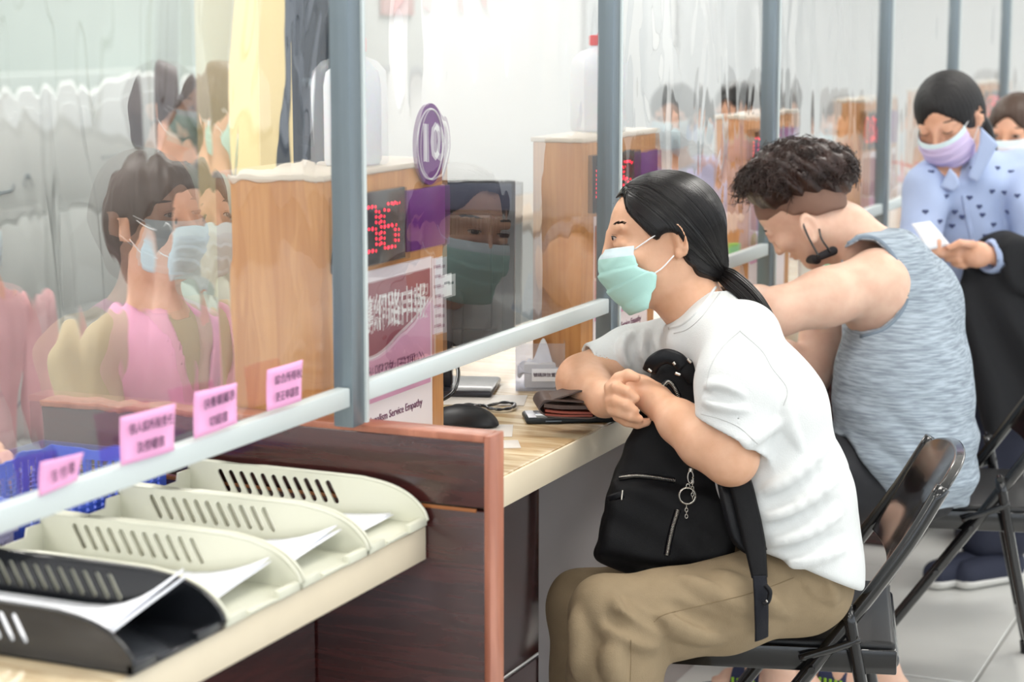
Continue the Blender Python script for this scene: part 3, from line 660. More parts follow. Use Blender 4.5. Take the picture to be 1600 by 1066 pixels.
# ================================================================ folding chairs
m_ch = mat('glossy_black_steel', (18, 18, 20), .18, coat=.6); m_vin = mat('black_vinyl', (30, 30, 32), .38, bump=.25, bs=500)
def chair(cx, cy, rz, lb):
    root = empty('folding_chair', (cx, cy, 0), lb, 'chair', 'black folding chairs at the counter'); R = Matrix.Translation((cx, cy, 0)) @ Matrix.Rotation(rz, 4, 'Z')
    def fin(mb, name, m): mb.bm.transform(R); return mb.build(name, m, root)
    def tb(name, pts, r, m=m_ch, flat=None):
        P = [tuple(R @ Vector(p)) for p in pts]; return tube(name, P, r, m, root, sides=10)
    # seat pan: rounded slab, front lip rolled down
    def slab(z0, z1, hx, hy, bev): return MB().box((-hx, -hy, z0), (hx, hy, z1), bev, seg=4)
    fin(slab(.405, .432, .195, .198, .012), 'seat_pan', m_ch)
    fin(slab(.430, .450, .188, .190, .012), 'seat_cushion', m_vin)
    fin(MB().box((-.19, -.204, .398), (.19, -.197, .44), .003), 'side_rail', m_ch); fin(MB().box((-.19, .197, .398), (.19, .204, .44), .003), 'side_rail', m_ch)
    for s in (-1, 1):
        tb('side_tube', [(-.235, s*.215, .012), (-.10, s*.215, .20), (.045, s*.215, .40), (.185, s*.212, .60), (.255, s*.200, .72)], .0125)
        tb('rear_leg', [(.105, s*.222, .52), (.15, s*.222, .30), (.215, s*.222, .012)], .011)
        tb('link_bar', [(.03, s*.222, .425), (.10, s*.226, .452), (.128, s*.226, .465)], .007)
        for p in ((.05, .41), (.105, .52), (-.02, .31)):
            fin(MB().cyl((p[0], s*.214, p[1]), (p[0], s*.238, p[1]), .006, n=12), 'rivet', m_ch)
        fin(MB().cyl((-.238, s*.215, 0), (-.232, s*.215, .03), .016, n=14).cyl((.216, s*.222, 0), (.212, s*.222, .03), .015, n=14), 'rubber_foot', m_vin)
    tb('cross_bar', [(-.16, -.215, .11), (-.16, .215, .11)], .009); tb('cross_bar', [(.19, -.222, .12), (.19, .222, .12)], .009)
    # back frame top and curved steel backrest
    V = []; nu, nv = 17, 13
    for side in (0, 1):
        for i in range(nu):
            for j in range(nv):
                s = -1+2*i/(nu-1); v_ = j/(nv-1); z = .545+.200*v_-(.03*abs(s)**3 if v_ > .5 else 0)*(v_-.5)*2; x = .155+(z-.545)*.55+.022*(1-s*s)+.0; w_ = .192
                bulge = .012*math.sin(math.pi*v_)*(1-s**4); V.append(R @ Vector((x-(.004+bulge if side == 0 else -.016), s*w_, z)))
    V = [tuple(v) for v in V]; n = nu*nv; Fc = []
    for i in range(nu-1):
        for j in range(nv-1):
            a = i*nv+j; Fc.append((a, a+1, a+nv+1, a+nv)); Fc.append((n+a, n+a+nv, n+a+nv+1, n+a+1))
    for j in range(nv-1): a = j; Fc.append((a, n+a, n+a+1, a+1)); a = (nu-1)*nv+j; Fc.append((a, a+1, n+a+1, n+a))
    for i in range(nu-1): a = i*nv; Fc.append((a, a+nv, n+a+nv, n+a)); a = i*nv+nv-1; Fc.append((a, n+a, n+a+nv, a+nv))
    q = mesh_np('backrest', V, Fc, m_ch, root); q.data.set_sharp_from_angle(angle=math.radians(50))
    bv = q.modifiers.new('b', 'BEVEL'); bv.width = .004; bv.segments = 3
    return root
chair(-.945, 3.31, math.radians(15), 'black folding chair under the woman in khaki trousers')
chair(-.885, 4.36, math.radians(14), 'black folding chair under the man in the grey tank top')
# ================================================================ people
def unit(v): v = np.asarray(v, float); return v/np.linalg.norm(v)
class Head:
    def __init__(s, c, f, u, k=1.0, ez=.0, open_=1, gaze=0):
        s.gaze = gaze; s.ez = ez; s.open = open_
        s.c = np.asarray(c, float); s.f = unit(f); s.u = unit(np.asarray(u, float)-s.f*(np.asarray(u, float)@s.f)); s.s = np.cross(s.u, s.f); s.k = k; s.R = np.stack([s.f, s.s, s.u])
    def p(s, x, y, z): return s.c+s.k*(x*s.f+y*s.s+z*s.u)
    def e(s, c, r, R=None): return ell(s.p(*c), np.array(r)*s.k, s.R if R is None else R)
    def co(s, a, b, ra, rb): return cone(s.p(*a), s.p(*b), ra*s.k, rb*s.k)
    def skin(s, sd, ears=True):
        k = s.k
        sd.add(s.e((-.008, 0, .028), (.088, .070, .076)), .01)
        sd.add(s.e((.020, 0, -.030), (.062, .056, .075)), .02*k)
        sd.add(s.co((-.015, .042, -.045), (.052, .018, -.088), .020, .016), .03*k); sd.add(s.co((-.015, -.042, -.045), (.052, -.018, -.088), .020, .016), .03*k)
        sd.add(s.e((.060, 0, -.090), (.020, .020, .016)), .02*k)
        for y in (-1, 1):
            sd.add(s.e((.052, y*.036, -.020), (.026, .024, .022)), .015*k)            # cheek
            sd.sub(s.e((.092, y*.031, .004), (.014, .016, .011)), .012*k)              # socket
            sd.add(s.e((.070, y*.031, .003), (.0145, .0155, .0125)), .004*k)           # lids
            pass            # eye opening
            sd.add(s.co((.072, y*.014, .018+s.ez), (.066, y*.046, .018+s.ez), .009, .007), .01*k)  # brow ridge
        sd.add(s.co((.082, 0, .012+s.ez), (.099, 0, -.026), .0065, .009), .012*k); sd.add(s.e((.098, 0, -.029), (.010, .009, .008)), .006*k)
        for y in (-1, 1): sd.add(s.e((.088, y*.011, -.031), (.009, .006, .006)), .006*k)
        sd.add(s.e((.080, 0, -.052), (.012, .022, .006)), .006*k); sd.add(s.e((.078, 0, -.061), (.011, .020, .006)), .006*k); sd.sub(s.e((.093, 0, -.0565), (.010, .022, .0012)), .003*k)
        if ears:
            for y in (-1, 1):
                tl = unit(s.f*.25+s.u); aw = unit(s.s*y+s.f*(-.55)); n_ = unit(np.cross(tl, aw)); tl = np.cross(aw, n_)
                R = np.stack([n_, aw, tl]); c = np.array((-.019, y*.074, -.004))
                # R rows: n_ = outward normal-ish of the ear plate
                sd.add(ell(s.p(*c), np.array((.0075, .017, .031))*k, np.stack([unit(np.cross(aw, tl)), aw, tl])), .006*k)
                sd.add(ell(s.p(c[0]+.005, y*.072, c[2]-.024), np.array((.007, .007, .010))*k, s.R), .006*k)
                cc = s.p(c[0]+.002, y*.083, c[2]+.003); sd.sub(ell(cc, np.array((.008, .009, .019))*k, np.stack([s.s*y, unit(np.cross(tl, s.s*y)), tl])), .004*k)
                sd.add(ell(s.p(c[0]+.002, y*.077, c[2]-.002), np.array((.0045, .004, .010))*k, s.R), .003*k)
    def eyes(s, root, brow=True, lid=True, m_brow=None):
        for y in (-1, 1):
            gz = s.gaze if s.gaze is not None else 0
            def E(t, z, o_=1.05): yy = t*.0122; return s.p(.070+.0145*o_*math.sqrt(max(.02, 1-(yy/.0155)**2-(z/.0125)**2)), y*.0325+yy*1.08, .003+s.ez+z*o_)
            up_ = lambda t: (.0040*s.open-.0005)*(1-t*t)**.6-.0002 if s.open else -.0035*(1-t*t); lw_ = lambda t: -.0034*(1-t*t)**.7*s.open-.0008
            if s.open:
                G = [E(-1+2*i/16, lw_(-1+2*i/16)+(up_(-1+2*i/16)-lw_(-1+2*i/16))*j/6) for i in range(17) for j in range(7)]
                mesh_np('eyeball', G, [(i*7+j, i*7+j+1, (i+1)*7+j+1, (i+1)*7+j) for i in range(16) for j in range(6)], mat('eye_white', (196, 184, 176), .3, coat=.2), root)
                G = [E(0, 0, 1.10)]; c0 = (gz, .0002)
                for i in range(20): a = i*math.pi/10; tt = c0[0]+(.56)*math.cos(a); zz = max(lw_(tt), min(up_(tt), c0[1]+.0064*math.sin(a))); G.append(E(tt, zz, 1.075))
                G[0] = E(c0[0], (up_(c0[0])+lw_(c0[0]))/2, 1.085); mesh_np('iris', G, [(0, 1+i, 1+(i+1) % 20) for i in range(20)], mat('dark_iris', (24, 15, 12), .08, coat=.5), root)
            tube('upper_lash', [E(t, up_(t), 1.09) for t in np.linspace(-1, 1, 11)], .0008*s.k, m_hairb, root, sides=5)
            if s.open: tube('eyelid_fold', [E(t*1.05, up_(t)+.0028, 1.07) for t in np.linspace(-.95, .95, 9)], .0004*s.k, mat('lid_crease', (150, 100, 78), .6), root, sides=4)
            if brow:
                st = []
                for i in range(60):
                    t = RNG.random(); b0 = np.array((.079-.016*t*t, y*(.014+.036*t), .0215+s.ez+.004*math.sin(math.pi*t*.9)+RNG.uniform(-.0022, .0022))); d_ = np.array((-.002, y*.006, .0015))
                    st.append([s.p(*(b0+d_*v-np.array([.0006, 0, 0]))) for v in (0, .5, 1)])
                V, Fc = tubes(st, .0007*s.k, 3); mesh_np('eyebrow', V, Fc, m_brow or m_hairb, root)
    def mask(s, root, m, rows, strap_m, name='face_mask', straps=True, pleats=3):
        """rows: list of (centre (x,z), half-side (x,y,z)) top to bottom in head units"""
        nr, nc = 36, 33; C = spline([(r[0][0], 0, r[0][1]) for r in rows], nr); E = spline([r[1] for r in rows], nr); V = []
        for i in range(nr):
            pl = .0016*math.sin(2*math.pi*pleats*i/(nr-1)) if 4 < i < nr-4 else 0
            pl = -.0042*((pleats*(i-5)/(nr-9)) % 1) if 4 < i < nr-4 else 0
            for j in range(nc):
                t = -1+2*j/(nc-1); a = abs(t); e = E[i]; c = C[i]; yy = math.sin(min(1, a)*math.pi/2)**.9
                x = c[0]+(e[0]-c[0])*(1-math.cos(a*math.pi/2))**1.1; z = c[2]+(e[2]-c[2])*a**1.6; y = math.copysign(e[1]*math.sin(a*math.pi/2), t)
                rr = .0015*math.sin(37*z*10+9*t+5*math.sin(6*t))*.35
                V.append(s.p(x+pl+rr, y*(1+(pl+rr)*3), z))
        q = mesh_np(name, V, [(i*nc+j, i*nc+j+1, (i+1)*nc+j+1, (i+1)*nc+j) for i in range(nr-1) for j in range(nc-1)], m, root)
        q.data.materials.append(m_mtop)
        for f_ in q.data.polygons:
            if f_.index//(nc-1) < 6: f_.material_index = 1
        q.modifiers.new('t', 'SOLIDIFY').thickness = .0012
        if straps:
            for y in (-1, 1):
                a = rows[0][1]; b = rows[-2][1]
                tube('ear_loop', [s.p(a[0], y*a[1], a[2]-.006), s.p(a[0]*.5-.004, y*.071, a[2]*.6+.008), s.p(-.010, y*.0755, .018)], .0013, strap_m, root, sides=6)
                tube('ear_loop', [s.p(b[0], y*b[1], b[2]+.004), s.p(b[0]*.5, y*.068, b[2]*.7-.006), s.p(-.006, y*.0735, -.030)], .0013, strap_m, root, sides=6)
        return q
def skinmat(name, c, c2): return mat(name, c, .46, bump=.12, bs=420, var=.0, col2=c2, vs=26, sss=.12)
m_hairb = mat('black_hair', (20, 18, 18), .34, coat=.0)
m_sk1 = skinmat('warm_skin', (214, 164, 132), (226, 180, 150)); m_sk2 = skinmat('fair_skin', (220, 178, 156), (230, 194, 172)); m_sk3 = skinmat('blurred_skin', (214, 160, 130), (226, 176, 150))
m_mint = mat('mint_mask_fabric', (176, 220, 212), .75, bump=.25, bs=900); m_mtop = mat('pale_mask_band', (206, 224, 230), .75, bump=.2, bs=800); m_strap = mat('white_elastic', (240, 240, 240), .6)
WN = lambda sc, amp, seed: (lambda P: amp*(np.sin(P[:, 0]*sc+seed)*np.sin(P[:, 2]*sc*1.3+P[:, 1]*sc*.7+seed*2)+.5*np.sin(P[:, 2]*sc*2.3+P[:, 0]*sc*1.7+seed*3)).astype(np.float32))
def hair_on(sd, starts, target_fn, n, step, lift):
    """strands that walk over the hair surface: project each step back to the implicit surface"""
    P = np.array(starts, float); out = [P.copy()]
    for i in range(n-1):
        d = target_fn(P, i/(n-1)); P = P+d*step
        for _ in range(2):
            e = .002; g = np.stack([sd(P+np.eye(3)[k]*e)-sd(P-np.eye(3)[k]*e) for k in range(3)], 1); g /= np.linalg.norm(g, axis=1)[:, None]+1e-9
            P = P-g*(sd(P)-lift)[:, None]
        out.append(P.copy())
    return np.stack(out, 1)
def onto(sd, pts, lift=0.0, d0=2.9, d1=3.6, n=26):
    out = []; pts = spline(np.array(pts, float), n) if len(pts) > 2 else np.array(pts, float); ds = np.linspace(d0, d1, 350)
    for x, y in pts:
        Q = CAM+ray(x, y)[None]*ds[:, None]; v = sd(Q); i = int(np.argmax(v < 0)) if (v < 0).any() else None
        if i is None: d_ = out[-1][1] if out else (d0+d1)/2
        else: d_ = ds[max(i-1, 0)]+(ds[1]-ds[0])*float(v[max(i-1, 0)]/(v[max(i-1, 0)]-v[i]+1e-9)) if i else ds[0]
        out.append((W(x, y, d_-lift), d_))
    return [o[0] for o in out]
def ridges(sd, paths, r, k, cut=False, d0=2.9, d1=3.6):
    ch = []
    for pth in paths:
        P = onto(sd, pth, 0 if not cut else r*.5, d0, d1, 8); w_ = [r*.25, r*.7, r, r, r, r*.9, r*.6, r*.2]; ch += chain(P, w_)
    for g in ch: (sd.sub if cut else sd.add)(g, k)
# ---------------------------------------------------------------- woman in white T-shirt
def woman():
    h = Head(W(1031, 376, 3.35), W(930, 392, 3.35)-W(1031, 376, 3.35)-.011*fw, W(1025, 300, 3.35)-W(1031, 376, 3.35), 1.0, ez=.012, open_=.9)
    root = empty('person', (h.c[0]+.05, h.c[1], 0), 'woman with black ponytail, mint green mask, white T-shirt and khaki trousers seated at the counter', 'person')
    s = SDF(); h.skin(s)
    s.add(chain([W(1058, 425, 3.36), W(1078, 470, 3.36), W(1115, 525, 3.36)], [.047, .048, .052]), .03)
    s.add(cone(W(1140, 545, 3.26), W(1100, 550, 3.45), .042, .042), .03)
    s.add(chain([W(1120, 560, 3.36), W(1190, 720, 3.37), W(1240, 880, 3.37)], [.055, .07, .07]), .03)
    # near arm
    s.add(chain([W(1165, 535, 3.21), W(1150, 620, 3.17), W(1140, 708, 3.155)], [.050, .047, .041]), .03)
    s.add(chain([W(1140, 708, 3.155), W(1100, 690, 3.175), W(1062, 660, 3.21), W(1022, 624, 3.275)], [.043, .041, .033, .0235]), .02)
    s.add(ell(W(1143, 728, 3.15), (.030, .028, .026)), .03)
    # near hand: a loose fist held by the other hand
    s.add(chain([W(1022, 624, 3.275), W(1002, 611, 3.30)], [.0235, .026]), .02); s.add(ell(W(993, 608, 3.305), (.026, .03, .022)), .012)
    for k in range(4): s.add(chain([W(985, 598+k*7, 3.29+k*.006), W(976, 601+k*7, 3.30+k*.006), W(984, 606+k*7, 3.32+k*.006)], [.009, .0085, .008]), .004)
    s.add(chain([W(1010, 600, 3.28), W(996, 594, 3.285), W(986, 592, 3.30)], [.012, .010, .009]), .006)
    # far arm leaning on the counter
    s.add(chain([W(1040, 545, 3.50), W(965, 568, 3.47), W(912, 592, 3.44)], [.050, .046, .038]), .02)
    s.add(chain([W(912, 594, 3.435), W(922, 607, 3.39), W(945, 624, 3.32)], [.038, .034, .026]), .03); s.add(ell(W(905, 600, 3.43), (.030, .03, .032)), .03)
    s.add(chain([W(945, 626, 3.32), W(962, 628, 3.275)], [.026, .024]), .02)
    # far hand with fingers closing round the near hand
    s.add(ell(W(967, 624, 3.262), (.020, .022, .028)), .012)
    s.add(chain([W(955, 606, 3.262), W(967, 592, 3.258), W(981, 586, 3.252), W(993, 590, 3.250)], [.0125, .0105, .0095, .0085]), .005)   # thumb over the top
    s.add(chain([W(956, 612, 3.255), W(964, 606, 3.242), W(979, 612, 3.234), W(992, 622, 3.236)], [.0115, .0105, .0095, .0085]), .003)
    s.add(chain([W(955, 628, 3.252), W(963, 627, 3.238), W(977, 633, 3.230), W(991, 642, 3.234)], [.0115, .0105, .0095, .0082]), .003)
    s.add(chain([W(958, 640, 3.252), W(968, 643, 3.238), W(984, 650, 3.234), W(998, 655, 3.240)], [.0112, .0105, .009, .008]), .003)
    s.add(chain([W(966, 650, 3.26), W(980, 658, 3.25), W(996, 662, 3.25), W(1010, 660, 3.255)], [.0105, .0098, .009, .0075]), .003)
    # legs
    for a in (((1240, 915, 3.30), (965, 960, 3.165), (.062, .042)), ((1240, 915, 3.44), (925, 950, 3.44), (.062, .042))):
        kn = W(*a[1]); s.add(cone(W(*a[0]), kn, *a[2]), .04); ft = kn+np.array([-.02, 0, 0]); ft[2] = .09; s.add(cone(kn, ft, .040, .032), .02)
        s.add(chain([ft, ft+np.array([-.10, -.03, -.05])], [.034, .026]), .03)
    body = s.build('body', m_sk1, W(1010, 600, 3.3)*0+np.array([-1.36, 2.72, 0.0]), np.array([-.76, 3.48, 1.27]), .0032, root)
    h.eyes(root)
    # mask, sized to the face, in head units (x forward, z up)
    h.mask(root, m_mint, [((.094, -.002), (.055, .058, -.004)), ((.108, -.020), (.058, .062, -.022)), ((.112, -.044), (.056, .064, -.038)), ((.104, -.066), (.044, .066, -.048)), ((.092, -.090), (.029, .066, -.058)), ((.068, -.116), (.048, .060, -.110))], m_strap)
    # hair: cap swept back, cut along the hairline, with tie and tail
    hs = SDF(); hs.add(h.e((-.014, 0, .030), (.098, .081, .086))); hs.add(h.e((-.040, 0, .000), (.066, .076, .078)), .03)
    face = poly2([(880, 300), (950, 322), (962, 312), (974, 306), (980, 330), (1000, 352), (1024, 374), (1034, 366), (1048, 362), (1062, 372), (1066, 395), (1073, 412), (1090, 424), (1092, 520), (880, 520)], 3.35, .30, .002, n=60)
    hs.sub(face, .006)
    hs.add(chain([W(1072, 385, 3.35), W(1096, 405, 3.35), W(1116, 420, 3.35)], [.050, .036, .017]), .03)
    lo, hi = h.c-.16, h.c+.16
    hair = hs.build('hair', m_hairb, lo, hi, .003, root)
    tie = W(1117, 421, 3.35)
    V, Fc = tubes([[tie+.014*(math.cos(a)*np.array(h.s)+math.sin(a)*unit(np.cross(h.s, W(1160, 470, 3.35)-tie))) for a in np.linspace(0, 2*math.pi, 26)]], .0055, 8); mesh_np('hair_tie', V, Fc, m_blk, root)
    # combed strands over the cap
    st = []
    def tgt(P, t): d = tie-P; L = np.linalg.norm(d, axis=1)[:, None]; return d/np.maximum(L, .02)
    for i in range(900):
        y = RNG.uniform(-.95, .95); x = RNG.uniform(-.06, .085); p = h.p(x, y*.078, .12-.06*abs(y)**2); st.append(p)
    ed = spline([W(x, y, 3.28) for x, y in [(966, 308), (970, 306), (980, 326), (990, 345), (1006, 358), (1026, 372), (1050, 364), (1066, 385), (1076, 412), (1090, 426)]], 420)
    st += list(ed+RNG.normal(0, .0035, ed.shape)+h.u*.004-h.f*.004)
    st += list(np.array([p+2*((h.c-p)@h.s)*h.s for p in ed])+RNG.normal(0, .004, ed.shape)-h.f*.004)
    st = np.array(st); st0 = st.copy()
    for _ in range(4):
        e = .002; g = np.stack([hs(st+np.eye(3)[k]*e)-hs(st-np.eye(3)[k]*e) for k in range(3)], 1); g /= np.linalg.norm(g, axis=1)[:, None]+1e-9; st = st-g*(hs(st)-.0004)[:, None]
    st = st[(np.linalg.norm(st-st0, axis=1) < .035) & (face(st.astype(np.float32)) > .001)]
    S_ = hair_on(hs, st, tgt, 22, .0105, .0006)
    rad = np.full(S_.shape[:2], .00075)*np.linspace(1, .6, 22)[None]; V, Fc = tubes(S_, rad, 3); q = mesh_np('hair_strands', V, Fc, m_hairs, root)
    # tail falling down the back
    tp = np.array([W(1117, 421, 3.35), W(1140, 436, 3.33), W(1168, 462, 3.31), W(1196, 500, 3.29), W(1215, 540, 3.29), W(1240, 585, 3.30), W(1262, 620, 3.32)]); tp = spline(tp, 26); ts = []
    wid = np.interp(np.linspace(0, 1, 26), [0, .15, .4, .75, 1], [.008, .017, .019, .011, .002])
    for i in range(520):
        r = math.sqrt(RNG.random()); a = RNG.uniform(0, 6.28); o1 = h.s*math.cos(a)*r; o2 = np.array([.5, .3, .8])*math.sin(a)*r; L = RNG.uniform(.70, 1); k = np.linspace(0, L*25, 26)
        q = np.stack([np.interp(k, np.arange(26), tp[:, c]) for c in range(3)], 1); w_ = np.interp(k, np.arange(26), wid)[:, None]; ts.append(q+w_*(o1+o2)+RNG.normal(0, .0008, (1, 3))*np.linspace(0, 2, 26)[:, None])
    V, Fc = tubes(ts, .0011, 3); mesh_np('ponytail', V, Fc, m_hairs, root)
    # T-shirt
    t = SDF()
    t.add(chain([W(1122, 530, 3.36), W(1165, 620, 3.36), W(1215, 760, 3.37), W(1246, 860, 3.37), W(1252, 930, 3.37)], [.062, .098, .112, .090, .094]), .05)
    t.add(chain([W(1150, 545, 3.25), W(1195, 640, 3.25), W(1228, 780, 3.26), W(1250, 880, 3.26), W(1254, 930, 3.26)], [.068, .088, .094, .088, .090]), .06)
    t.add(chain([W(1100, 545, 3.46), W(1190, 660, 3.47), W(1225, 790, 3.47), W(1240, 890, 3.47)], [.068, .085, .090, .082]), .06)
    t.add(cone(W(1134, 520, 3.27), W(1112, 520, 3.45), .050, .046), .04)
    ns = SDF().add(chain([W(1160, 530, 3.225), W(1147, 600, 3.17), W(1141, 720, 3.15)], [.062, .060, .060])).cut(plane(W(1142, 684, 3.15), hemn((1092, 655), (1192, 714), 3.15)), .002)
    ns.sub(cone(W(1142, 662, 3.155), W(1141, 730, 3.15), .050, .052), .002)
    t.add(ns.raw, .02)
    fs = SDF().add(chain([W(1062, 538, 3.49), W(985, 556, 3.475), W(900, 584, 3.45)], [.056, .050, .045])).cut(plane(W(924, 568, 3.45), W(900, 580, 3.45)-W(955, 560, 3.465)), .002)
    fs.sub(cone(W(945, 572, 3.46), W(900, 588, 3.445), .040, .042), .002)
    t.add(fs.raw, .03)
    t.add(cone(W(1078, 538, 3.31), W(1066, 540, 3.42), .040, .040), .03); t.add(cone(W(1108, 516, 3.28), W(1125, 500, 3.36), .040, .050), .03); t.add(cone(W(1090, 512, 3.44), W(1110, 500, 3.36), .035, .05), .03)
    t.sub(cone(W(1050, 435, 3.36), W(1098, 500, 3.36), .062, .048), .004)
    t.add(torus(W(1084, 484, 3.36), W(1040, 425, 3.36)-W(1083, 481, 3.36), .0545, .0066), .003)
    t.cut(plane(W(1258, 890, 3.3), hemn((1197, 865), (1320, 914), 3.3)), .012)
    # folds
    for a, b, r in (((1120, 700), (1215, 680), .006), ((1195, 760), (1300, 730), .008), ((1180, 815), (1310, 770), .008), ((1205, 850), (1300, 800), .007), ((1110, 605), (1150, 612), .005), ((1105, 630), (1150, 640), .005), ((1215, 640), (1225, 740), .006)):
        pass
    t.disp(WN(26, .0016, 3))
    ridges(t, [[(1192, 812), (1240, 795), (1308, 752)], [(1200, 850), (1250, 838), (1312, 806)], [(1188, 770), (1235, 748), (1292, 700)], [(1104, 604), (1128, 606), (1158, 618)], [(1100, 628), (1130, 632), (1165, 640)], [(1160, 700), (1192, 676), (1226, 655)], [(1215, 880), (1262, 876), (1318, 860)], [(985, 520), (975, 545), (985, 575)], [(1010, 515), (1000, 545), (1012, 580)], [(1240, 600), (1230, 650), (1250, 700)]], .0075, .012)
    ridges(t, [[(1194, 830), (1245, 815), (1310, 780)], [(1190, 792), (1240, 772), (1300, 728)], [(1104, 616), (1130, 620), (1162, 630)], [(1208, 866), (1255, 858), (1316, 835)], [(998, 518), (988, 548), (1000, 580)]], .006, .012, cut=True)
    t.build('t_shirt', m_shirt, np.array([-1.32, 2.76, .46]), np.array([-.72, 3.56, 1.03]), .0034, root)
    sm_ = mat('seam_thread', (196, 198, 198), .7)
    tube('shoulder_seam', onto(t, [(1157, 516), (1128, 544), (1110, 574), (1104, 604)], .0003), .0009, sm_, root, sides=5)
    tube('shoulder_seam', onto(t, [(1157, 518), (1190, 548), (1206, 575), (1230, 608), (1224, 634)], .0003), .0009, sm_, root, sides=5)
    cp_ = [(1046, 513), (1066, 507), (1088, 489), (1106, 466), (1118, 449)]; tube('collar_rib', onto(t, cp_, -.0008), .0026, m_shirt, root, sides=8, n=40)
    tube('collar_seam', onto(t, [(x+7, y+8) for x, y in cp_], .0003), .0008, sm_, root, sides=5, n=40)
    tube('sleeve_hem', onto(t, [(1095, 647), (1125, 655), (1155, 668), (1184, 694)], .0002), .0008, sm_, root, sides=5)
    # trousers
    p = SDF()
    p.add(chain([W(1250, 908, 3.28), W(1130, 948, 3.22), W(1040, 962, 3.19), W(948, 958, 3.165)], [.084, .070, .066, .060]), .04)
    p.add(chain([W(1250, 905, 3.46), W(1100, 925, 3.45), W(908, 945, 3.44)], [.083, .068, .058]), .04)
    p.add(cone(W(1248, 912, 3.30), W(1248, 908, 3.44), .074, .074), .05)
    k1 = W(957, 965, 3.165); f1_ = k1.copy(); f1_[2] = .10; k2 = W(912, 950, 3.44); f2_ = k2.copy(); f2_[2] = .10
    p.add(chain([k1, W(962, 1040, 3.165), f1_+np.array([.0, 0, 0])], [.060, .072, .080]), .025); p.add(cone(k2, f2_, .056, .066), .03)
    p.sub(plane(f1_, (0, 0, 1)), .003) if False else None
    p.cut(plane((0, 0, .095), (0, 0, -1)), .003)
    p.sub(chain([W(1130, 640, 3.36), W(1215, 800, 3.37), W(1240, 860, 3.37)], [.09, .09, .085]), .004)
    p.disp(WN(30, .0015, 5))
    ridges(p, [[(1030, 992), (995, 968), (960, 942)], [(1022, 1010), (985, 995), (945, 985)], [(1120, 1000), (1070, 985), (1030, 965)], [(1180, 955), (1120, 930), (1065, 905)], [(1230, 960), (1170, 925), (1120, 898)], [(1230, 868), (1262, 895), (1285, 930)], [(1255, 880), (1285, 905), (1303, 938)], [(960, 1010), (955, 1035), (962, 1066)], [(900, 960), (905, 1000), (900, 1050)]], .008, .022)
    ridges(p, [[(1035, 985), (1000, 955), (975, 930)], [(1025, 1002), (985, 982), (950, 965)], [(1240, 872), (1270, 900), (1292, 935)], [(1150, 985), (1090, 965), (1050, 945)]], .006, .016, cut=True)
    p.build('trousers', m_khaki, np.array([-1.36, 2.72, .05]), np.array([-.70, 3.56, .68]), .0036, root)
    ks_ = mat('khaki_seam', (132, 114, 86), .8)
    tube('side_seam', onto(p, [(1240, 903), (1180, 925), (1110, 943), (1040, 960), (1022, 972)], .0002), .0008, ks_, root, sides=4, n=60); tube('side_seam', onto(p, [(986, 1000), (986, 1030), (985, 1064)], .0002), .0008, ks_, root, sides=4)
    for ft in (f1_, f2_):
        sh = SDF().add(chain([ft+np.array([.02, .0, -.055]), ft+np.array([-.08, -.03, -.062]), ft+np.array([-.14, -.05, -.068])], [.042, .040, .030]), .02).cut(plane((0, 0, .001), (0, 0, -1)), .003)
        sh.build('shoe', m_canvas, ft-np.array([.25, .15, .11]), ft+np.array([.12, .12, .03]), .005, root)
    return root, h, p
def hemn(a, b, d):
    """normal (in the picture plane at d) pointing to the lower-left/below side of line a-b"""
    A, B = W(a[0], a[1], d), W(b[0], b[1], d); m = (A+B)/2; v = m-CAM; v = v/np.linalg.norm(v); n = np.cross(B-A, v); n /= np.linalg.norm(n); return n if n[2] < 0 else -n
m_hairs = mat('black_hair_strand', (24, 21, 21), .28)
m_shirt = mat('white_cotton', (218, 221, 221), .85, bump=.35, bs=420, sheen=.1, var=.012, vs=30)
m_khaki = mat('khaki_twill', (146, 128, 101), .85, bump=.4, bs=600, stretch=(1, 1, 1), var=.04, vs=40)
m_canvas = mat('white_canvas', (225, 224, 220), .8)
wroot, wh, wpants = woman()
# ---------------------------------------------------------------- backpack on her lap
m_nyl = mat('black_nylon', (9, 9, 12), .6, bump=.3, bs=700); m_bl = mat('black_leather', (15, 16, 20), .42, bump=.2, bs=300); m_met = mat('bright_metal', (205, 200, 190), .25, .95)
m_web = mat('charcoal_webbing', (22, 24, 32), .6, bump=.6, bs=900, stretch=(1, 1, 1))
bo = W(1050, 760, 3.31); bag = empty('backpack', (bo[0], bo[1], W(1050, 890, 3.31)[2]), 'black nylon backpack with silver zips held upright on the lap of the woman in white', 'backpack')
b = SDF(); b.add(poly2([(1010, 612), (1020, 572), (1045, 556), (1080, 558), (1104, 570), (1110, 600), (1112, 660), (1130, 720), (1145, 775), (1146, 830), (1144, 876), (1120, 890), (1050, 895), (985, 894), (945, 880), (931, 866), (936, 840), (942, 800), (958, 745), (978, 695), (998, 655)], 3.318, .058, .028, n=80))
b.add(poly2([(958, 752), (1050, 757), (1110, 770), (1138, 790), (1140, 870), (1050, 886), (950, 872), (936, 850)], 3.262, .022, .018, n=60), .012)
b.disp(lambda P: (.0022*np.sin(P[:, 2]*48+9*P[:, 0]+2*np.sin(P[:, 0]*31))*np.sin((P@rt)*37)+.001*np.sin(P[:, 2]*120+(P@rt)*60)).astype(np.float32))
b.build('bag_body', m_nyl, bo-np.array([.2, .2, .22]), bo+np.array([.2, .2, .26]), .0036, bag)
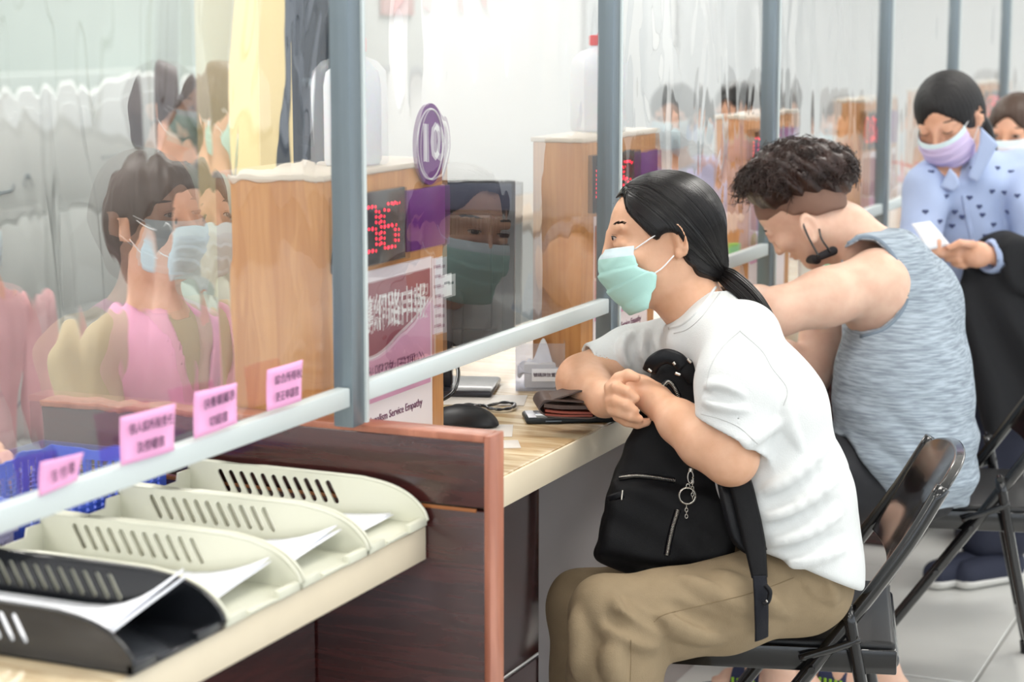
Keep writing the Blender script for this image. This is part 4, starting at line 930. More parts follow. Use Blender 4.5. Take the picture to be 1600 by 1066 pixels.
def zipper(name, pts, w=.0035):
    P = spline(onto(b, pts, .001), 60); tube(name, list(P[::4])+[P[-1]], w*1.5, m_bl, bag, n=60, sides=6); T = np.gradient(P, axis=0); T /= np.linalg.norm(T, axis=1)[:, None]; sd_ = np.cross(T, fw); sd_ /= np.linalg.norm(sd_, axis=1)[:, None]
    L = np.linalg.norm(np.diff(P, axis=0), axis=1).sum(); n = int(L/.0022); P2 = np.stack([np.interp(np.linspace(0, 59, n), np.arange(60), P[:, c]) for c in range(3)], 1)-fw*w*1.2; S2 = np.stack([np.interp(np.linspace(0, 59, n), np.arange(60), sd_[:, c]) for c in range(3)], 1)
    V, Fc = tubes(np.stack([P2-S2*w*.75, P2+S2*w*.75], 1), .0008, 4); q = mesh_np('zip_teeth', V, Fc, m_met, bag)
zipper('zip_tape', [(968, 747), (990, 744), (1020, 746), (1054, 751)]); zipper('zip_tape', [(1036, 604), (1044, 597), (1052, 604), (1060, 620), (1069, 640)]); zipper('zip_tape', [(1059, 797), (1052, 820), (1046, 845), (1042, 867)])
P = onto(b, [(951, 780), (962, 776), (974, 772)], .002); tube('side_tab', P, .006, m_bl, bag, sides=6, flat=(fw, .3)); q = onto(b, [(973, 766), (971, 782)], .004); tube('side_tab_bar', q, .0013, m_met, bag)
# leather handle with buckles
hp = [W(1015, 580, 3.262), W(1022, 566, 3.25), W(1040, 557, 3.245), W(1058, 562, 3.245), W(1068, 572, 3.246)]; tube('handle', hp, .0125, m_bl, bag, sides=10, flat=(fw, .45)); tube('handle_patch', [W(1068, 572, 3.25), W(1080, 582, 3.252), W(1088, 594, 3.256)], .0155, m_bl, bag, sides=10, flat=(fw, .22))
for (x0, y0), (x1, y1) in (((1074, 561), (1080, 567)), ((1055, 583), (1063, 586)), ((1013, 577), (1018, 581)), ((1052, 566), (1055, 570))): tube('buckle', [W(x0, y0, 3.236), W(x1, y1, 3.236)], .0026, m_met, bag, sides=6)
# shoulder strap falling over her thigh
def strap(name, px, w, m, th=.18, d=None):
    P = spline([W(*p) for p in px], 40); V, Fc = tubes(P, np.interp(np.linspace(0, 1, 40), np.linspace(0, 1, len(w)), w)[None], 8, flat=(unit(fw-rt*.35), th)); return mesh_np(name, V, Fc, m, bag)
strap('padded_strap', [(1132, 690, 3.22), (1154, 745, 3.16), (1168, 800, 3.148), (1179, 850, 3.138), (1187, 903, 3.125)], [.016, .020, .0205, .0195, .014], m_nyl, .30)
strap('rear_strap', [(1134, 700, 3.20), (1152, 780, 3.165), (1166, 835, 3.155), (1190, 866, 3.15)], [.026, .030, .028, .012], m_bl, .25)
strap('webbing_strap', [(1187, 900, 3.122), (1189, 930, 3.118), (1190, 965, 3.125), (1190, 999, 3.15)], [.0125, .0125, .0125, .0125], m_web, .12)
tube('strap_buckle', [W(1196, 915, 3.112), W(1203, 925, 3.108), (W(1200, 940, 3.108)), W(1192, 945, 3.108)], .004, m_bl, bag); tube('rivet', [W(1197, 938, 3.10), W(1199, 941, 3.10)], .0016, m_met, bag)
tube('strap_end', [W(1197, 860, 3.18), W(1210, 856, 3.185)], .004, m_bl, bag, sides=6)
# clip, ring and chain hanging from the bag
kc_ = empty('keychain', W(1074, 775, 3.225), 'silver snap clip, split ring and short chain hanging on the backpack', 'keychain')
def ringm(name, c, r, w_, n_, el=1.0):
    n_ = unit(n_); a = unit(np.cross(n_, (0, 0, 1))); b_ = np.cross(a, n_); P = [c+r*math.cos(t)*a+r*el*math.sin(t)*b_ for t in np.linspace(0, 2*math.pi, 30)]; V, Fc = tubes([P], w_, 6); return mesh_np(name, V, Fc, m_met, kc_)
dk = 3.225
ringm('split_ring', W(1074, 775, dk), .0135, .0014, fw); ringm('split_ring', W(1074, 775, dk-.002), .0128, .001, fw)
ringm('clip', W(1079, 746, dk), .0045, .0012, fw, 2.2); ringm('chain_link', W(1075, 760, dk), .0028, .0008, fw, 1.4)
for k in range(4): ringm('chain_link', W(1072.5, 792+k*5, dk), .0022, .0007, fw if k % 2 else rt, 1.5)
for k in range(7): ringm('chain_link', W(1082, 748+k*5, dk), .002, .0007, fw if k % 2 else rt, 1.5)
MB().cyl(W(1079, 737, dk), W(1080, 732, dk), .004, n=10).build('clip_swivel', m_met, kc_)
for mm in (m_nyl, m_bl, m_web):
    for nn in mm.node_tree.nodes:
        if nn.type == 'BSDF_PRINCIPLED': nn.inputs['Specular IOR Level'].default_value = .25
# ---------------------------------------------------------------- man in grey tank top
m_tank = mat('heather_grey_jersey', (130, 141, 153), .85, bump=.3, bs=500, stretch=(.7, .7, 7), col2=(172, 185, 197), vs=34, aniso=(.25, 0, 0)); m_short = mat('black_sport_fabric', (34, 35, 40), .7, bump=.15, bs=200)
m_edge = mat('grey_ribbing', (120, 134, 148), .85)
def man():
    D_ = 4.25; c = W(1252, 330, D_); th = math.radians(33); fi = -.69*rt-.73*up; f = math.cos(th)*fi+math.sin(th)*fw; u = -.73*rt+.69*up
    h = Head(c, f, u, 1.03, open_=0); root = empty('person', (-1.0, 4.15, 0), 'man with curly dark hair in heather grey tank top bending over the counter', 'person'); s = SDF(); h.skin(s, ears=False)
    ec = W(1264, 357, 4.172); R = np.stack([unit(-fw*.9+rt*.35), unit(rt*.85-up*.3+fw*.35), unit(-rt*.45+up*.9)]); R[1] = np.cross(R[2], R[0]); 
    s.add(ell(ec, (.010, .020, .035), R), .006); s.sub(ell(ec-R[0]*-.008, (.008, .013, .025), R), .004); s.add(ell(ec-R[1]*.004-R[2]*.004, (.007, .006, .016), R), .005)
    s.add(chain([W(1272, 340, 4.25), W(1318, 362, 4.26), W(1372, 405, 4.27)], [.058, .057, .068]), .03)
    s.add(chain([W(1345, 428, 4.42), W(1378, 438, 4.16)], [.056, .058]), .05)
    s.add(ell(W(1368, 470, 4.15), (.078, .066, .082)), .06)      # shoulder blade
    s.add(chain([W(1372, 440, 4.12), W(1290, 465, 4.08), W(1213, 488, 4.06)], [.064, .056, .049]), .03)
    s.add(chain([W(1213, 488, 4.06), W(1185, 478, 4.12), W(1135, 478, 4.22)], [.048, .040, .027]), .02)
    hd = W(1125, 478, 4.25); s.add(ell(hd, (.042, .035, .02)), .02)
    for k in range(4): s.add(chain([hd+np.array([-.02, -.02+.016*k, 0]), hd+np.array([-.055, -.022+.018*k, -.008]), hd+np.array([-.075, -.022+.018*k, -.022])], [.009, .008, .007]), .004)
    s.add(chain([hd+np.array([0, -.03, 0]), hd+np.array([-.03, -.05, -.005]), hd+np.array([-.05, -.052, -.015])], [.010, .009, .008]), .005)
    s.add(chain([W(1335, 440, 4.45), W(1290, 520, 4.44), W(1262, 590, 4.40)], [.055, .05, .045]), .03); s.add(chain([W(1262, 590, 4.40), W(1225, 560, 4.40), W(1170, 545, 4.45)], [.044, .038, .028]), .02)
    h2 = W(1160, 545, 4.46); s.add(ell(h2, (.04, .032, .02)), .02)
    for k in range(4): s.add(chain([h2+np.array([-.02, -.02+.016*k, 0]), h2+np.array([-.07, -.022+.018*k, -.02])], [.009, .007]), .004)
    s.add(chain([W(1390, 470, 4.27), W(1400, 600, 4.28), W(1415, 720, 4.28)], [.09, .09, .09]), .05)
    for a, kn in ((4.2, W(1245, 735, 4.12)), (4.38, W(1225, 725, 4.40))):
        s.add(cone(W(1420, 740, a), kn, .062, .045), .03); ft = kn.copy(); ft[2] = .08; ft = ft+np.array([-.03, 0, 0]); s.add(cone(kn, ft, .050, .034), .03)
        toe = onZ(1112 if a < 4.3 else 1245, 1062, .03); toe = ft+unit(toe-ft+np.array([0, 0, ft[2]*0]))*.0 if False else toe
    # feet in slides (heel to toes), joined to the shins
    for kn, hx, tx in ((W(1245, 735, 4.12), (1235, 1062), (1150, 1066)), (W(1225, 725, 4.40), (1330, 1060), (1275, 1064))):
        pass
    kn1, kn2 = W(1245, 735, 4.12), W(1225, 725, 4.40)
    feet = []
    for kn, tx in ((kn1, 1118), (kn2, 1252)):
        toe = onZ(tx, 1058, .045); dr = np.array([.92, -.10, 0]); dr /= np.linalg.norm(dr); heel = toe+dr*.22; ank = heel-dr*.03+np.array([0, 0, .05])
        s.add(chain([np.array([kn[0], kn[1], .42]), ank], [.046, .034]), .02); s.add(chain([heel+np.array([0, 0, .005]), toe+dr*.10+np.array([0, 0, .012]), toe+dr*.035], [.032, .034, .026]), .03)
        pr = np.array([-dr[1], dr[0], 0])
        for k in range(5): s.add(cone(toe+dr*.035+pr*(-.026+.013*k), toe+dr*(.006+.005*abs(k-1))+pr*(-.030+.0145*k), .0095, .0085 if k else .008), .004)
        feet.append((toe, heel, dr, pr))
    s.build('body', m_sk2, np.array([-1.55, 3.78, 0]), np.array([-.70, 4.62, 1.32]), .0038, root)
    h.eyes(root, brow=True)
    for toe, heel, dr, pr in feet:
        so = SDF().add(chain([heel+np.array([0, 0, -.028])-0*dr, toe+np.array([0, 0, -.030])], [.040, .042])).cut(plane(toe+np.array([0, 0, -.022]), (0, 0, 1)), .003).cut(plane((0, 0, .003), (0, 0, -1)), .003)
        sl = so.build('slide_sandal', mat('navy_foam', (48, 56, 88), .6), np.minimum(toe, heel)-.08, np.maximum(toe, heel)+.08, .004, root)
        st_ = SDF().add(cone(toe+dr*.055+np.array([0, 0, .002]), toe+dr*.115+np.array([0, 0, .008]), .042, .043)).sub(cone(toe+dr*.03, toe+dr*.14+np.array([0, 0, .006]), .035, .037), .002).cut(plane(toe+dr*.05, -dr), .003).cut(plane(toe+dr*.12, dr), .003).cut(plane((0, 0, .02), (0, 0, -1)), .002)
        st_.build('sandal_strap', mat('navy_foam', (48, 56, 88), .6), np.minimum(toe, heel)-.08, np.maximum(toe, heel)+.1, .004, sl if False else root)
        for k in range(5):
            q = toe+dr*(.06+.012*k)-pr*.043+np.array([0, 0, .01]); MB().box(q-np.array([.003, .002, .012]), q+np.array([.003, .002, .012]), .001).build('green_stripe', mat('lime_rubber', (150, 200, 60), .5), root)
    # tank top
    t = SDF(); t.add(chain([W(1392, 415, 4.27), W(1412, 480, 4.28), W(1413, 600, 4.28), W(1418, 700, 4.28), W(1428, 755, 4.28)], [.082, .115, .132, .135, .115]), .06)
    t.add(chain([W(1408, 470, 4.17), W(1408, 600, 4.17), W(1412, 700, 4.17), W(1425, 750, 4.18)], [.085, .120, .128, .11]), .07); t.add(chain([W(1385, 470, 4.40), W(1405, 600, 4.40), W(1412, 730, 4.40)], [.085, .11, .11]), .07)
    t.add(chain([W(1380, 424, 4.16), W(1350, 425, 4.42)], [.078, .070]), .04); t.add(chain([W(1350, 408, 4.17), W(1400, 420, 4.18)], [.060, .072]), .03)
    ah = poly2([(1150, 330), (1290, 395), (1322, 385), (1345, 373), (1368, 376), (1388, 393), (1404, 420), (1413, 450), (1412, 472), (1398, 496), (1375, 514), (1345, 522), (1316, 510), (1290, 482), (1240, 560), (1100, 560)], 4.02, .20, .002)
    t.sub(ah, .004)
    t.sub(poly2([(1150, 250), (1450, 250), (1440, 362), (1412, 358), (1370, 356), (1338, 366), (1322, 382), (1300, 420), (1150, 420)], 4.3, .5, .002), .004)
    t.cut(poly2([(1100, 300), (1600, 300), (1600, 790), (1500, 790), (1450, 795), (1405, 800), (1385, 775), (1360, 735), (1340, 700), (1322, 682), (1290, 690), (1100, 690)], 4.25, .6, .002, n=None), .005)
    def fold(P):
        u_ = (P-W(1410, 650, 4.1))@rt; v = P[:, 2]-W(1410, 650, 4.1)[2]; low = np.clip((.80-P[:, 2])/.25, .12, 1)
        a = np.sin((v+u_*.55)*75+1.6*np.sin(u_*22)); return (-.0048*low*np.abs(a)**1.6*np.sign(a)+.0018*np.sin(u_*40-v*25)).astype(np.float32)
    t.disp(fold); t.build('tank_top', m_tank, np.array([-1.35, 3.88, .40]), np.array([-.70, 4.62, 1.05]), .0042, root)
    def tsurf(pts): return onto(t, pts, .0, 3.6, 4.6)
    rim = onto(t, [(1325, 381), (1346, 371), (1370, 374), (1390, 392), (1407, 420), (1416, 450), (1415, 474), (1400, 499), (1377, 517), (1345, 526)], -.002, 3.7, 4.5); tube('armhole_binding', rim, .0045, m_edge, root, sides=8, n=50)
    # shorts
    p = SDF(); 
    for a, kn in ((4.19, W(1262, 738, 4.13)), (4.38, W(1245, 730, 4.39))): p.add(chain([W(1425, 742, a), W(1340, 745, a-.02), kn], [.100, .088, .076]), .04)
    p.add(cone(W(1430, 735, 4.22), W(1430, 735, 4.36), .098, .098), .05)
    p.disp(WN(38, .0025, 2)); p.build('shorts', m_short, np.array([-1.42, 3.88, .34]), np.array([-.72, 4.62, .72]), .0045, root)
    # black face mask pulled under the chin
    q = SDF().add(cone(W(1279, 402, 4.16), W(1302, 392, 4.17), .008, .010)).add(cone(W(1276, 406, 4.19), W(1256, 404, 4.3), .010, .010)); q.build('face_mask', mat('black_mask_fabric', (28, 26, 30), .8), W(1275, 392, 4.24)-.12, W(1275, 392, 4.24)+.12, .003, root)
    tube('ear_loop', [W(1253, 345, 4.165), W(1262, 368, 4.155), W(1280, 402, 4.150)], .0022, m_blk, root, sides=6); tube('ear_loop', [W(1280, 358, 4.17), W(1284, 374, 4.16), W(1298, 394, 4.155)], .0022, m_blk, root, sides=6)
    # hair: cropped fade, then curls
    fz = SDF().add(h.e((-.012, 0, .030), (.0915, .0735, .080))).add(h.e((-.045, 0, .0), (.056, .064, .070)), .02)
    cutp = poly2([(1100, 350), (1200, 345), (1222, 330), (1240, 338), (1258, 334), (1276, 338), (1300, 330), (1318, 326), (1340, 310), (1360, 340), (1300, 460), (1100, 460)], 4.25, .35, .003); fz.sub(cutp, .004)
    fz.build('cropped_hair', mat('shaved_hair', (128, 98, 84), .7, bump=.4, bs=600), c-.16, c+.16, .004, root)
    hc = W(1247, 270, 4.24); top = SDF().add(ell(hc, (.100, .108, .072), np.stack([rt, fw, up]))).add(ell(W(1205, 288, 4.22), (.058, .085, .055), np.stack([rt, fw, up])), .03).add(ell(W(1296, 268, 4.24), (.056, .095, .056), np.stack([rt, fw, up])), .03)
    top.disp(lambda P: (.006*np.sin(P[:, 0]*120+P[:, 2]*70)*np.sin(P[:, 1]*90+P[:, 2]*110)).astype(np.float32)); top.build('curly_hair', m_curl, hc-.17, hc+.17, .004, root)
    cur = []
    for i in range(3000):
        v = unit(RNG.normal(size=3)); v = v if v@up > -.35 else -v; pick = RNG.integers(0, 3); cc, rr = ((hc, (.100, .108, .072)), (W(1200, 290, 4.21), (.060, .085, .056)), (W(1296, 268, 4.24), (.056, .095, .056)))[pick]
        l = np.array([v@rt, v@fw, v@up]); a0 = cc+(rt*l[0]*rr[0]+fw*l[1]*rr[1]+up*l[2]*rr[2])*RNG.uniform(.86, 1.0); n_ = unit(v); e1 = unit(np.cross(n_, RNG.normal(size=3))); e2 = np.cross(n_, e1)
        tt = np.linspace(0, 1, 11); R_ = RNG.uniform(.005, .011); L = RNG.uniform(.012, .026); ph = RNG.uniform(0, 6.28); wd = RNG.uniform(5, 9)
        dn = -up*tt[:, None]**2*RNG.uniform(0, .018) if pick != 1 else (-up*.7-rt*.4)*tt[:, None]**2*RNG.uniform(0, .04)
        cur.append(a0+n_*(L*tt*.55)[:, None]+e1*(L*.6*tt+R_*np.cos(ph+wd*tt))[:, None]+e2*(R_*np.sin(ph+wd*tt))[:, None]+dn)
    V, Fc = tubes(cur, np.tile(np.linspace(.0013, .0006, 11), (3000, 1)), 3); mesh_np('curls', V, Fc, m_curl, root)
m_curl = mat('dark_brown_curls', (46, 29, 24), .38, var=.35, vs=30)
man()
# ---------------------------------------------------------------- standing woman in light blue shirt
m_blue_s = mat('pale_blue_cotton', (172, 188, 222), .8, bump=.2, bs=300, var=.02, vs=20); m_navy = mat('navy_trousers', (34, 38, 56), .75, bump=.1, bs=100); m_coat = mat('black_coat_cloth', (24, 25, 29), .8, bump=.2, bs=120)
def unit_rows(v): return v/(np.linalg.norm(v, axis=1)[:, None]+1e-9)
m_hairm = mat('matt_black_hair', (22, 20, 22), .6, bump=.3, bs=200)
def stander():
    c = W(1482, 186, 5.1); h = Head(c, -.50*rt-.50*up-.62*fw, .30*rt*-1+.80*up-.35*fw, 1.0, open_=0); root = empty('person', (c[0]+.05, c[1]+.1, 0), 'standing woman in pale blue patterned shirt and lilac mask reading a paper', 'person'); s = SDF(); h.skin(s)
    s.add(chain([W(1495, 215, 5.13), W(1515, 250, 5.2)], [.048, .055]), .03); s.add(chain([W(1450, 300, 5.12), W(1585, 285, 5.2)], [.05, .05]), .05); s.add(chain([W(1515, 320, 5.22), W(1540, 480, 5.28), W(1560, 590, 5.3)], [.08, .08, .09]), .05)
    s.add(chain([W(1600, 300, 5.15), W(1628, 410, 5.05), W(1556, 400, 4.98)], [.05, .042, .026]), .02)     # arm holding the paper
    hc = W(1527, 398, 4.96); s.add(ell(hc, (.040, .026, .034), np.stack([rt, fw, up])), .015)
    for k, (a, b_, e) in enumerate((((1518, 385), (1495, 384), (1472, 392)), ((1515, 394), (1492, 396), (1474, 398)), ((1516, 402), (1496, 406), (1480, 405)), ((1520, 410), (1505, 415), (1490, 413)))): s.add(chain([W(*a, 4.955+.008*k), W(*b_, 4.945+.008*k), W(*e, 4.95+.008*k)], [.0105, .0095, .008]), .004)
    s.add(chain([W(1520, 382, 4.94), W(1500, 380, 4.925), W(1482, 388, 4.925)], [.011, .010, .0085]), .004)
    s.add(chain([W(1445, 300, 5.1), W(1432, 400, 5.05), W(1446, 400, 4.98)], [.05, .04, .028]), .02); s.add(ell(W(1450, 390, 4.97), (.03, .03, .03)), .02)
    for k in range(4): s.add(chain([W(1452, 380+6*k, 4.95), W(1466, 376+6*k, 4.94), W(1472, 380+6*k, 4.95)], [.0095, .009, .008]), .004)
    for x in (1545, 1590):
        kn = W(x-8, 730, 5.25); ft = kn.copy(); ft[2] = .08; s.add(chain([W(x, 600, 5.3), kn, ft], [.08, .055, .035]), .03); s.add(cone(ft-np.array([0, 0, .035]), ft+np.array([-.08, -.10, -.05]), .032, .026), .02)
    s.build('body', m_sk3, np.array([-1.4, 4.6, 0]), np.array([-.55, 5.65, 1.42]), .0055, root); h.eyes(root, brow=True)
    h.mask(root, mat('lilac_mask_fabric', (212, 196, 232), .75), [((.106, -.018), (.044, .062, .0)), ((.114, -.034), (.045, .066, -.020)), ((.112, -.055), (.040, .068, -.040)), ((.100, -.080), (.030, .068, -.058)), ((.074, -.106), (.026, .062, -.085))], m_strap)
    hs = SDF().add(h.e((-.016, 0, .032), (.100, .083, .088))).add(h.e((-.045, 0, -.01), (.062, .074, .075)), .03)
    fc = SDF().add(h.e((.088, .010, -.034), (.080, .064, .078))).add(cone(h.p(.10, .008, .0), h.p(.095, .010, .072), .050*1.0, .012), .02); fc.add(h.e((.04, 0, -.10), (.09, .09, .07)), .02); hs.sub(fc.raw, .008); hs.sub(h.e((-.004, .097, -.020), (.036, .030, .046)), .006); hs.sub(h.e((-.004, -.097, -.020), (.036, .030, .046)), .006); hs.sub(cone(h.p(.10, .0, .10), h.p(-.02, .008, .135), .004, .003), .006)
    hs.disp(lambda P: (.0012*np.sin(np.arctan2((P-c)@h.s, (P-c)@h.f)*38)).astype(np.float32))
    hs.build('hair', m_hairm, c-.17, c+.17, .0045, root);
    tube('ponytail', [h.p(-.085, 0, .0), W(1535, 190, 5.2), W(1545, 215, 5.22), W(1550, 240, 5.24)], .017, m_hairb, root)
    t = SDF(); t.add(chain([W(1505, 290, 5.19), W(1520, 400, 5.24), W(1545, 500, 5.27), W(1555, 570, 5.28)], [.10, .115, .115, .12]), .06); t.add(chain([W(1462, 288, 5.15), W(1590, 275, 5.22)], [.068, .068]), .06)
    t.add(chain([W(1600, 295, 5.15), W(1632, 410, 5.05), W(1552, 402, 4.985)], [.065, .056, .043]), .02); t.add(chain([W(1448, 298, 5.1), W(1434, 395, 5.05), W(1440, 402, 4.99)], [.062, .052, .044]), .03)
    t.sub(cone(W(1550, 400, 4.98), W(1528, 398, 4.965), .030, .05), .004); t.cut(plane(W(1546, 400, 4.98), W(1530, 398, 4.96)-W(1600, 404, 5.01)), .002) if False else None
    vn = SDF().add(cone(W(1480, 215, 5.08), W(1512, 285, 5.04), .075, .030)); t.sub(vn.raw, .005); t.sub(cone(W(1495, 200, 5.13), W(1512, 250, 5.19), .056, .056), .004)
    t.disp(WN(24, .004, 1)); t.build('shirt', m_blue_s, np.array([-1.4, 4.6, .45]), np.array([-.55, 5.65, 1.3]), .0055, root)
    for pts in ([(1532, 198), (1560, 225), (1540, 262), (1528, 285), (1512, 278), (1522, 250), (1530, 225)], [(1484, 262), (1475, 280), (1468, 292), (1490, 300), (1500, 290), (1496, 275)]):
        q = SDF().add(poly2(pts, 5.05, .018, .004)); cc = W(*np.mean(pts, 0), 5.06); q.build('collar', m_blue_s, cc-.1, cc+.1, .004, root)
    sm = MB(); n = 0
    for (x, y) in [(1455, 268), (1478, 262+44), (1446, 330), (1468, 345), (1492, 330), (1515, 308), (1504, 338), (1530, 322), (1550, 298), (1552, 350), (1535, 335), (1558, 262), (1580, 268), (1590, 305), (1575, 330), (1488, 352), (1520, 262), (1570, 300), (1540, 368), (1462, 378)]:
        P = onto(t, [(x, y)], .001, 4.7, 5.4)[0]; sm.sph(P-rt*.004, (.005, .003, .004), 6); sm.sph(P+rt*.004, (.005, .003, .004), 6); sm.sph(P-up*.004, (.004, .003, .004), 6)
    tag(sm.build('printed_motif', mat('navy_print', (70, 80, 120), .8), root), kind='stuff')
    pl = tube('front_placket', onto(t, [(1505, 305), (1512, 340), (1518, 370), (1522, 400)], .001, 4.7, 5.4), .006, m_blue_s, root, flat=(fw, .3))
    p = SDF()
    for x in (1545, 1590):
        kn = W(x-8, 730, 5.25); ft = kn.copy(); ft[2] = .13; p.add(chain([W(x, 590, 5.3), kn, ft], [.105, .080, .065]), .03)
    p.build('trousers', m_navy, np.array([-1.3, 4.6, .05]), np.array([-.5, 5.65, .9]), .007, root)
    for x in (1545, 1590):
        kn = W(x-8, 730, 5.25); ft = kn.copy(); ft[2] = .05; sh = SDF().add(cone(ft, ft+np.array([-.09, -.11, -.012]), .045, .038)).cut(plane((0, 0, .02), (0, 0, -1)), .003); sh.build('sneaker', mat('navy_knit', (44, 48, 66), .8), ft-.2, ft+.1, .006, root)
        so = SDF().add(cone(ft, ft+np.array([-.09, -.11, -.012]), .050, .043)).cut(plane((0, 0, .028), (0, 0, 1)), .003).cut(plane((0, 0, .002), (0, 0, -1)), .003); so.build('sneaker_sole', m_canvas, ft-.2, ft+.1, .006, root)
    # coat over the arm, paper in hand
    q = SDF().add(poly2([(1500, 385), (1540, 372), (1600, 368), (1660, 390), (1665, 560), (1640, 690), (1590, 670), (1545, 680), (1515, 560), (1500, 470)], 5.02, .045, .03, n=60)).add(poly2([(1548, 380), (1600, 366), (1650, 385), (1640, 480), (1600, 470), (1570, 440)], 4.97, .035, .025, n=40), .02); q.sub(cone(W(1565, 402, 4.985), W(1515, 398, 4.96), .045, .05), .004)
    q.disp(lambda P: (.009*np.sin((P@rt)*48+3*np.sin(P[:, 2]*9))+.004*np.sin(P[:, 2]*30+(P@rt)*22)).astype(np.float32)); cc = W(1580, 520, 5.0); o = q.build('folded_coat', m_coat, cc-.32, cc+.32, .007); tag(o, 'black coat draped over the forearm of the standing woman', 'coat')
    V = []; 
    for i in range(9):
        for j in range(9):
            a_, b_ = i/8, j/8; A = W(1424, 350, 4.95)*(1-a_)+W(1452, 346, 4.95)*a_; B_ = W(1448, 392, 4.93)*(1-a_)+W(1486, 383, 4.93)*a_; V.append(A*(1-b_)+B_*b_-fw*.008*math.sin(3*b_+a_))
    o = mesh_np('paper_sheet', V, [(i*9+j, (i+1)*9+j, (i+1)*9+j+1, i*9+j+1) for i in range(8) for j in range(8)], m_paper); o.modifiers.new('t', 'SOLIDIFY').thickness = .0008; tag(o, 'white folded paper held by the standing woman', 'paper')
stander()
# ---------------------------------------------------------------- simpler background figures
def figure(x, y, d, f, top_m, hair_m, mask_m, label, seated=True, vest=None, k=1.0, badge=False, hair_len=0):
    c = W(x, y, d); f = unit(f); h = Head(c, f, (0, 0, 1), k); fh = unit(np.array([f[0], f[1], 0])); sd = np.cross((0, 0, 1), fh); Z = np.array([0, 0, 1.]); root = empty('person', (c[0], c[1], 0), label, 'person'); s = SDF(); h.skin(s)
    nb = c-Z*.19-fh*.03; hip = c-Z*.66-fh*.06; s.add(chain([c-Z*.08-fh*.01, nb], [.048, .052]), .03); s.add(cone(nb+sd*.14-Z*.03, nb-sd*.14-Z*.03, .05, .05), .05); s.add(chain([nb-Z*.05, hip], [.085, .10]), .06)
    t = SDF().add(chain([nb-Z*.07, nb-Z*.3, hip], [.11, .115, .125])).add(cone(nb+sd*.145-Z*.045, nb-sd*.145-Z*.045, .068, .068), .06); t.sub(cone(c-Z*.08, nb+fh*.02+Z*.01, .055, .054), .006)
    for q in (-1, 1):
        sh = nb+sd*.175*q-Z*.05; el = sh-Z*.25+fh*.06+sd*.03*q; wr = el+fh*.20+Z*.03-sd*.08*q; s.add(chain([sh, el, wr], [.045, .038, .027]), .02); hn = wr+fh*.05; s.add(ell(hn, (.03, .03, .018)), .015)
        for j in range(4): s.add(cone(hn+fh*.015+sd*(-.02+.013*j), hn+fh*.06+sd*(-.022+.015*j)-Z*.015, .0085, .007), .004)
        t.add(chain([sh, el, el*.35+wr*.65], [.060, .052, .042]), .03)
        if seated: kn = hip+fh*.40+sd*.10*q-Z*.02; s.add(chain([hip+sd*.08*q, kn, np.array([kn[0], kn[1], .06])], [.08, .055, .04]), .03)
        else: s.add(chain([hip+sd*.08*q, hip*np.array([1, 1, 0])+sd*.09*q+Z*.06], [.085, .04]), .03)
        ft = (kn if seated else hip+sd*.09*q)*np.array([1, 1, 0])+Z*.04; s.add(cone(ft, ft+fh*.12, .038, .03), .02)
    for q in (-1, 1):
        ft = ((hip+fh*.40+sd*.10*q) if seated else hip+sd*.09*q)*np.array([1, 1, 0])+Z*.045; SDF().add(cone(ft-fh*.02, ft+fh*.13-Z*.008, .052, .042)).cut(plane((0, 0, .002), (0, 0, -1)), .003).build('shoe', mat('dark_shoe_leather', (40, 38, 40), .5), ft-.2, ft+.2, .008, root)
    lo = np.minimum(c, hip)-.55; lo[2] = 0; hi = np.maximum(c, hip)+.55; hi[2] = c[2]+.15; s.build('body', m_sk3, lo, hi, .008, root); h.eyes(root, brow=True)
    t.disp(WN(30, .003, 1)); t.build('shirt', top_m, lo, hi, .008, root)
    if vest:
        v = SDF().add(chain([nb-Z*.08, nb-Z*.3, hip-Z*.02], [.130, .135, .140])).add(cone(nb+sd*.13-Z*.06, nb-sd*.13-Z*.06, .078, .078), .05); v.sub(cone(c-Z*.08, nb+fh*.08-Z*.06, .06, .05), .006); v.sub(cone(nb+fh*.12-Z*.02, nb+fh*.14-Z*.26, .035, .01), .006)
        for q in (-1, 1): v.sub(ell(nb+sd*.245*q-Z*.10, (.06, .06, .10)), .01)
        v.build('vest', vest, lo, hi, .008, root)
    p = SDF()
    for q in (-1, 1):
        if seated: kn = hip+fh*.40+sd*.10*q-Z*.02; p.add(chain([hip+sd*.08*q, kn, np.array([kn[0], kn[1], .10])], [.105, .075, .06]), .03)
        else: p.add(chain([hip+sd*.08*q, hip*np.array([1, 1, 0])+sd*.09*q+Z*.10], [.105, .06]), .03)
    p.build('trousers', m_navy, lo, hi, .011, root)
    hs = SDF().add(h.e((-.016, 0, .032), (.100, .083, .088))).add(h.e((-.045, 0, -.01), (.062, .076, .075)), .03)
    hs.disp(lambda P: (.0018*np.sin(np.arctan2((P-c)@h.s, (P-c)@h.f)*26)).astype(np.float32))
    if hair_len: hs.add(chain([h.p(-.05, 0, -.02), h.p(-.065, 0, -.02-hair_len)], [.075, .045]), .03)
    fc = SDF().add(h.e((.090, 0, -.036), (.078, .064, .078))).add(cone(h.p(.10, 0, .0), h.p(.095, .01, .070), .050, .014), .02); hs.sub(fc.raw, .008); hs.sub(h.e((-.004, .097, -.020), (.036, .030, .046)), .006); hs.sub(h.e((-.004, -.097, -.020), (.036, .030, .046)), .006); hs.build('hair', hair_m, c-.2, c+.2, .006, root)
    if mask_m: h.mask(root, mask_m, [((.100, -.010), (.048, .060, -.002)), ((.114, -.034), (.050, .064, -.022)), ((.112, -.055), (.040, .066, -.042)), ((.100, -.080), (.030, .066, -.058)), ((.074, -.106), (.026, .062, -.085))], m_strap)
